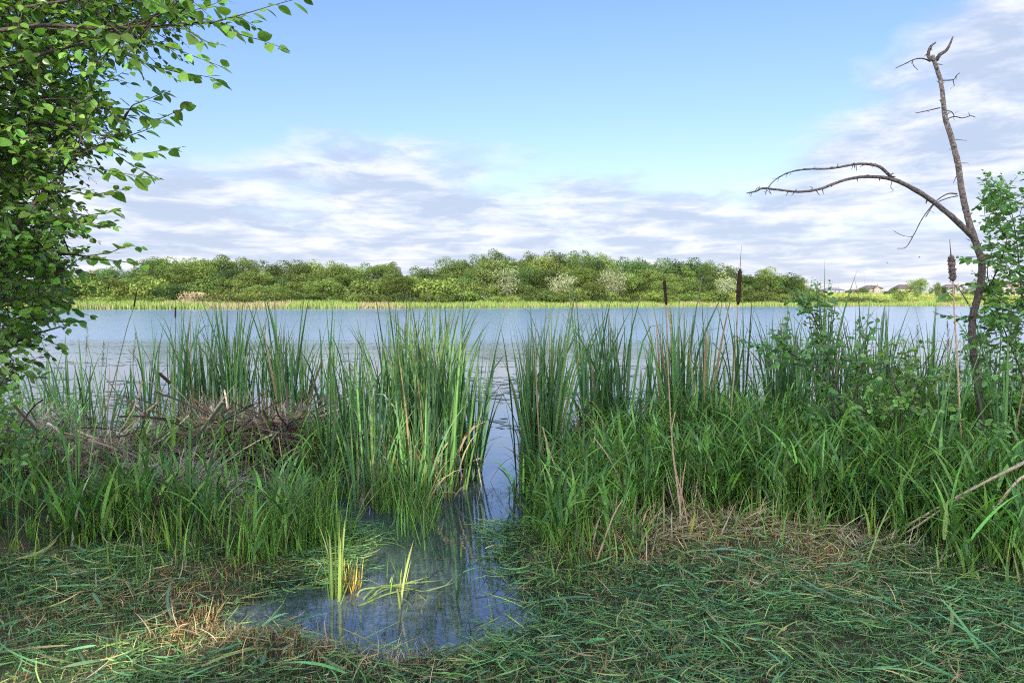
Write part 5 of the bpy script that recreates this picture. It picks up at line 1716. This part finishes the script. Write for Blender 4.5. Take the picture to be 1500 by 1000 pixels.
# height of the cloud bank's upper edge round the horizon
fc = nt.nodes.new('ShaderNodeFloatCurve')
cv = fc.mapping.curves[0]
pts = [(-3.1416, 1.0), (-1.7, 1.0), (-0.9, 0.36), (-0.64, 0.27), (-0.45, 0.205), (-0.30, 0.215), (-0.17, 0.24), (-0.02, 0.19), (0.1, 0.175), (0.25, 0.18), (0.36, 0.20), (0.46, 0.27), (0.56, 0.32), (0.66, 0.40), (0.9, 0.5), (1.7, 1.0), (3.1416, 1.0)]  # full cover behind the camera is added to light the foreground
while len(cv.points) < len(pts):
    cv.points.new(0.5, 0.5)
for p_, (a_, b_) in zip(cv.points, pts):
    p_.location = ((a_ + math.pi) / (2 * math.pi), b_)
    p_.handle_type = 'AUTO_CLAMPED'
fc.mapping.update()
L(M('MULTIPLY_ADD', az, 1 / (2 * math.pi), 0.5), fc.inputs['Value'])
edge = fc.outputs[0]
# cloud layer seen in perspective
den = M('ADD', M('MAXIMUM', sx.outputs['Z'], 0.0), 0.16)
cx = M('DIVIDE', sx.outputs['X'], den)
cy = M('DIVIDE', sx.outputs['Y'], den)
cmb = nt.nodes.new('ShaderNodeCombineXYZ')
L(M('MULTIPLY', az, 3.6), cmb.inputs[0])
L(M('MULTIPLY', M('LOGARITHM', M('ADD', M('MAXIMUM', el, 0.0), 0.11), 2.718282), 2.6), cmb.inputs[1])
n1 = N(nt, 'ShaderNodeTexNoise', Scale=1.15, Detail=8.0, Roughness=0.56, Distortion=0.25)
L(cmb.outputs[0], n1.inputs['Vector'])
n2 = N(nt, 'ShaderNodeTexNoise', Scale=3.2, Detail=8.0, Roughness=0.62, Distortion=0.3)
mp2 = N(nt, 'ShaderNodeMapping')
mp2.inputs['Location'].default_value = (3.7, 9.2, 1.0)
mp2.inputs['Scale'].default_value = (0.85, 1.3, 1.0)
L(cmb.outputs[0], mp2.inputs[0])
L(mp2.outputs[0], n2.inputs['Vector'])
bias = M('MULTIPLY', M('SUBTRACT', edge, el), 3.6)
bias = M('MINIMUM', M('MAXIMUM', bias, -0.6), 0.27)
dens = MR(M('ADD', n1.outputs[0], bias), 0.42, 0.74, 0.0, 1.0)
dens = M('MULTIPLY', dens, 0.93)
shade = MR(n2.outputs[0], 0.39, 0.68, 0.0, 1.0)
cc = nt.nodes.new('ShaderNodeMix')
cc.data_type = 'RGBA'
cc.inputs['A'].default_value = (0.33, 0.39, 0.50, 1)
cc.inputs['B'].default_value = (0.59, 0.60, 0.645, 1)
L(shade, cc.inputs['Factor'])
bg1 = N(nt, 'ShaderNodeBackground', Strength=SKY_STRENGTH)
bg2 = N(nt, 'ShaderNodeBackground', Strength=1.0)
hs = N(nt, 'ShaderNodeHueSaturation', Saturation=1.22, Value=1.0)
L(sky.outputs[0], hs.inputs['Color'])
tn = nt.nodes.new('ShaderNodeVectorMath')
tn.operation = 'MULTIPLY'
tn.inputs[1].default_value = (1.20, 0.935, 1.0)
L(hs.outputs[0], tn.inputs[0])
tn2 = nt.nodes.new('ShaderNodeVectorMath')
tn2.operation = 'SCALE'
L(tn.outputs[0], tn2.inputs[0])
L(MR(el, 0.0, 0.42, 0.70, 1.04), tn2.inputs['Scale'])
L(tn2.outputs[0], bg1.inputs['Color'])
# unseen clouds towards the sun are added extra bright, to lift the shaded foreground
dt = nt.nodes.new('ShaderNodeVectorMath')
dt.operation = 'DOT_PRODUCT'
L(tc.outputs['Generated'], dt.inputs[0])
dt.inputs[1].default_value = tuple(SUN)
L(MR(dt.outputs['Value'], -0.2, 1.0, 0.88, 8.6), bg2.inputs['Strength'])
L(cc.outputs['Result'], bg2.inputs['Color'])
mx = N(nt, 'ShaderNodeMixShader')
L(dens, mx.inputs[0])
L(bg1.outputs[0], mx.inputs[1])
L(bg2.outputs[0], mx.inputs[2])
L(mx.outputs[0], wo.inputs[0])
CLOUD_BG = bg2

sl = bpy.data.lights.new('sun', 'SUN')
sl.energy = 5.0
sl.angle = R(0.5)
sl.color = (1.0, 0.92, 0.74)
so = bpy.data.objects.new('sun', sl)
COL.objects.link(so)
from mathutils import Vector
so.rotation_euler = Vector(SUN).to_track_quat('Z', 'Y').to_euler()
so.location = (-10, -15, 20)

# ------------------------------------------------------------------ camera and render settings
cam = bpy.data.cameras.new('camera')
cam.sensor_width = 36.0
cam.lens = 24.0
cam.clip_end = 6000
co = bpy.data.objects.new('camera', cam)
COL.objects.link(co)
co.location = (0, 0, CAM_Z)
co.rotation_euler = (math.pi / 2 - PITCH, 0, 0)
scene.camera = co
scene.view_settings.view_transform = 'Standard'
scene.view_settings.look = 'None'
scene.view_settings.exposure = 0.98
scene.view_settings.gamma = 1.0
scene.render.engine = 'CYCLES'
cy_ = scene.cycles
cy_.max_bounces = 6
cy_.diffuse_bounces = 3
cy_.glossy_bounces = 3
cy_.transmission_bounces = 4
cy_.use_denoising = False
cy_.filter_width = 1.1
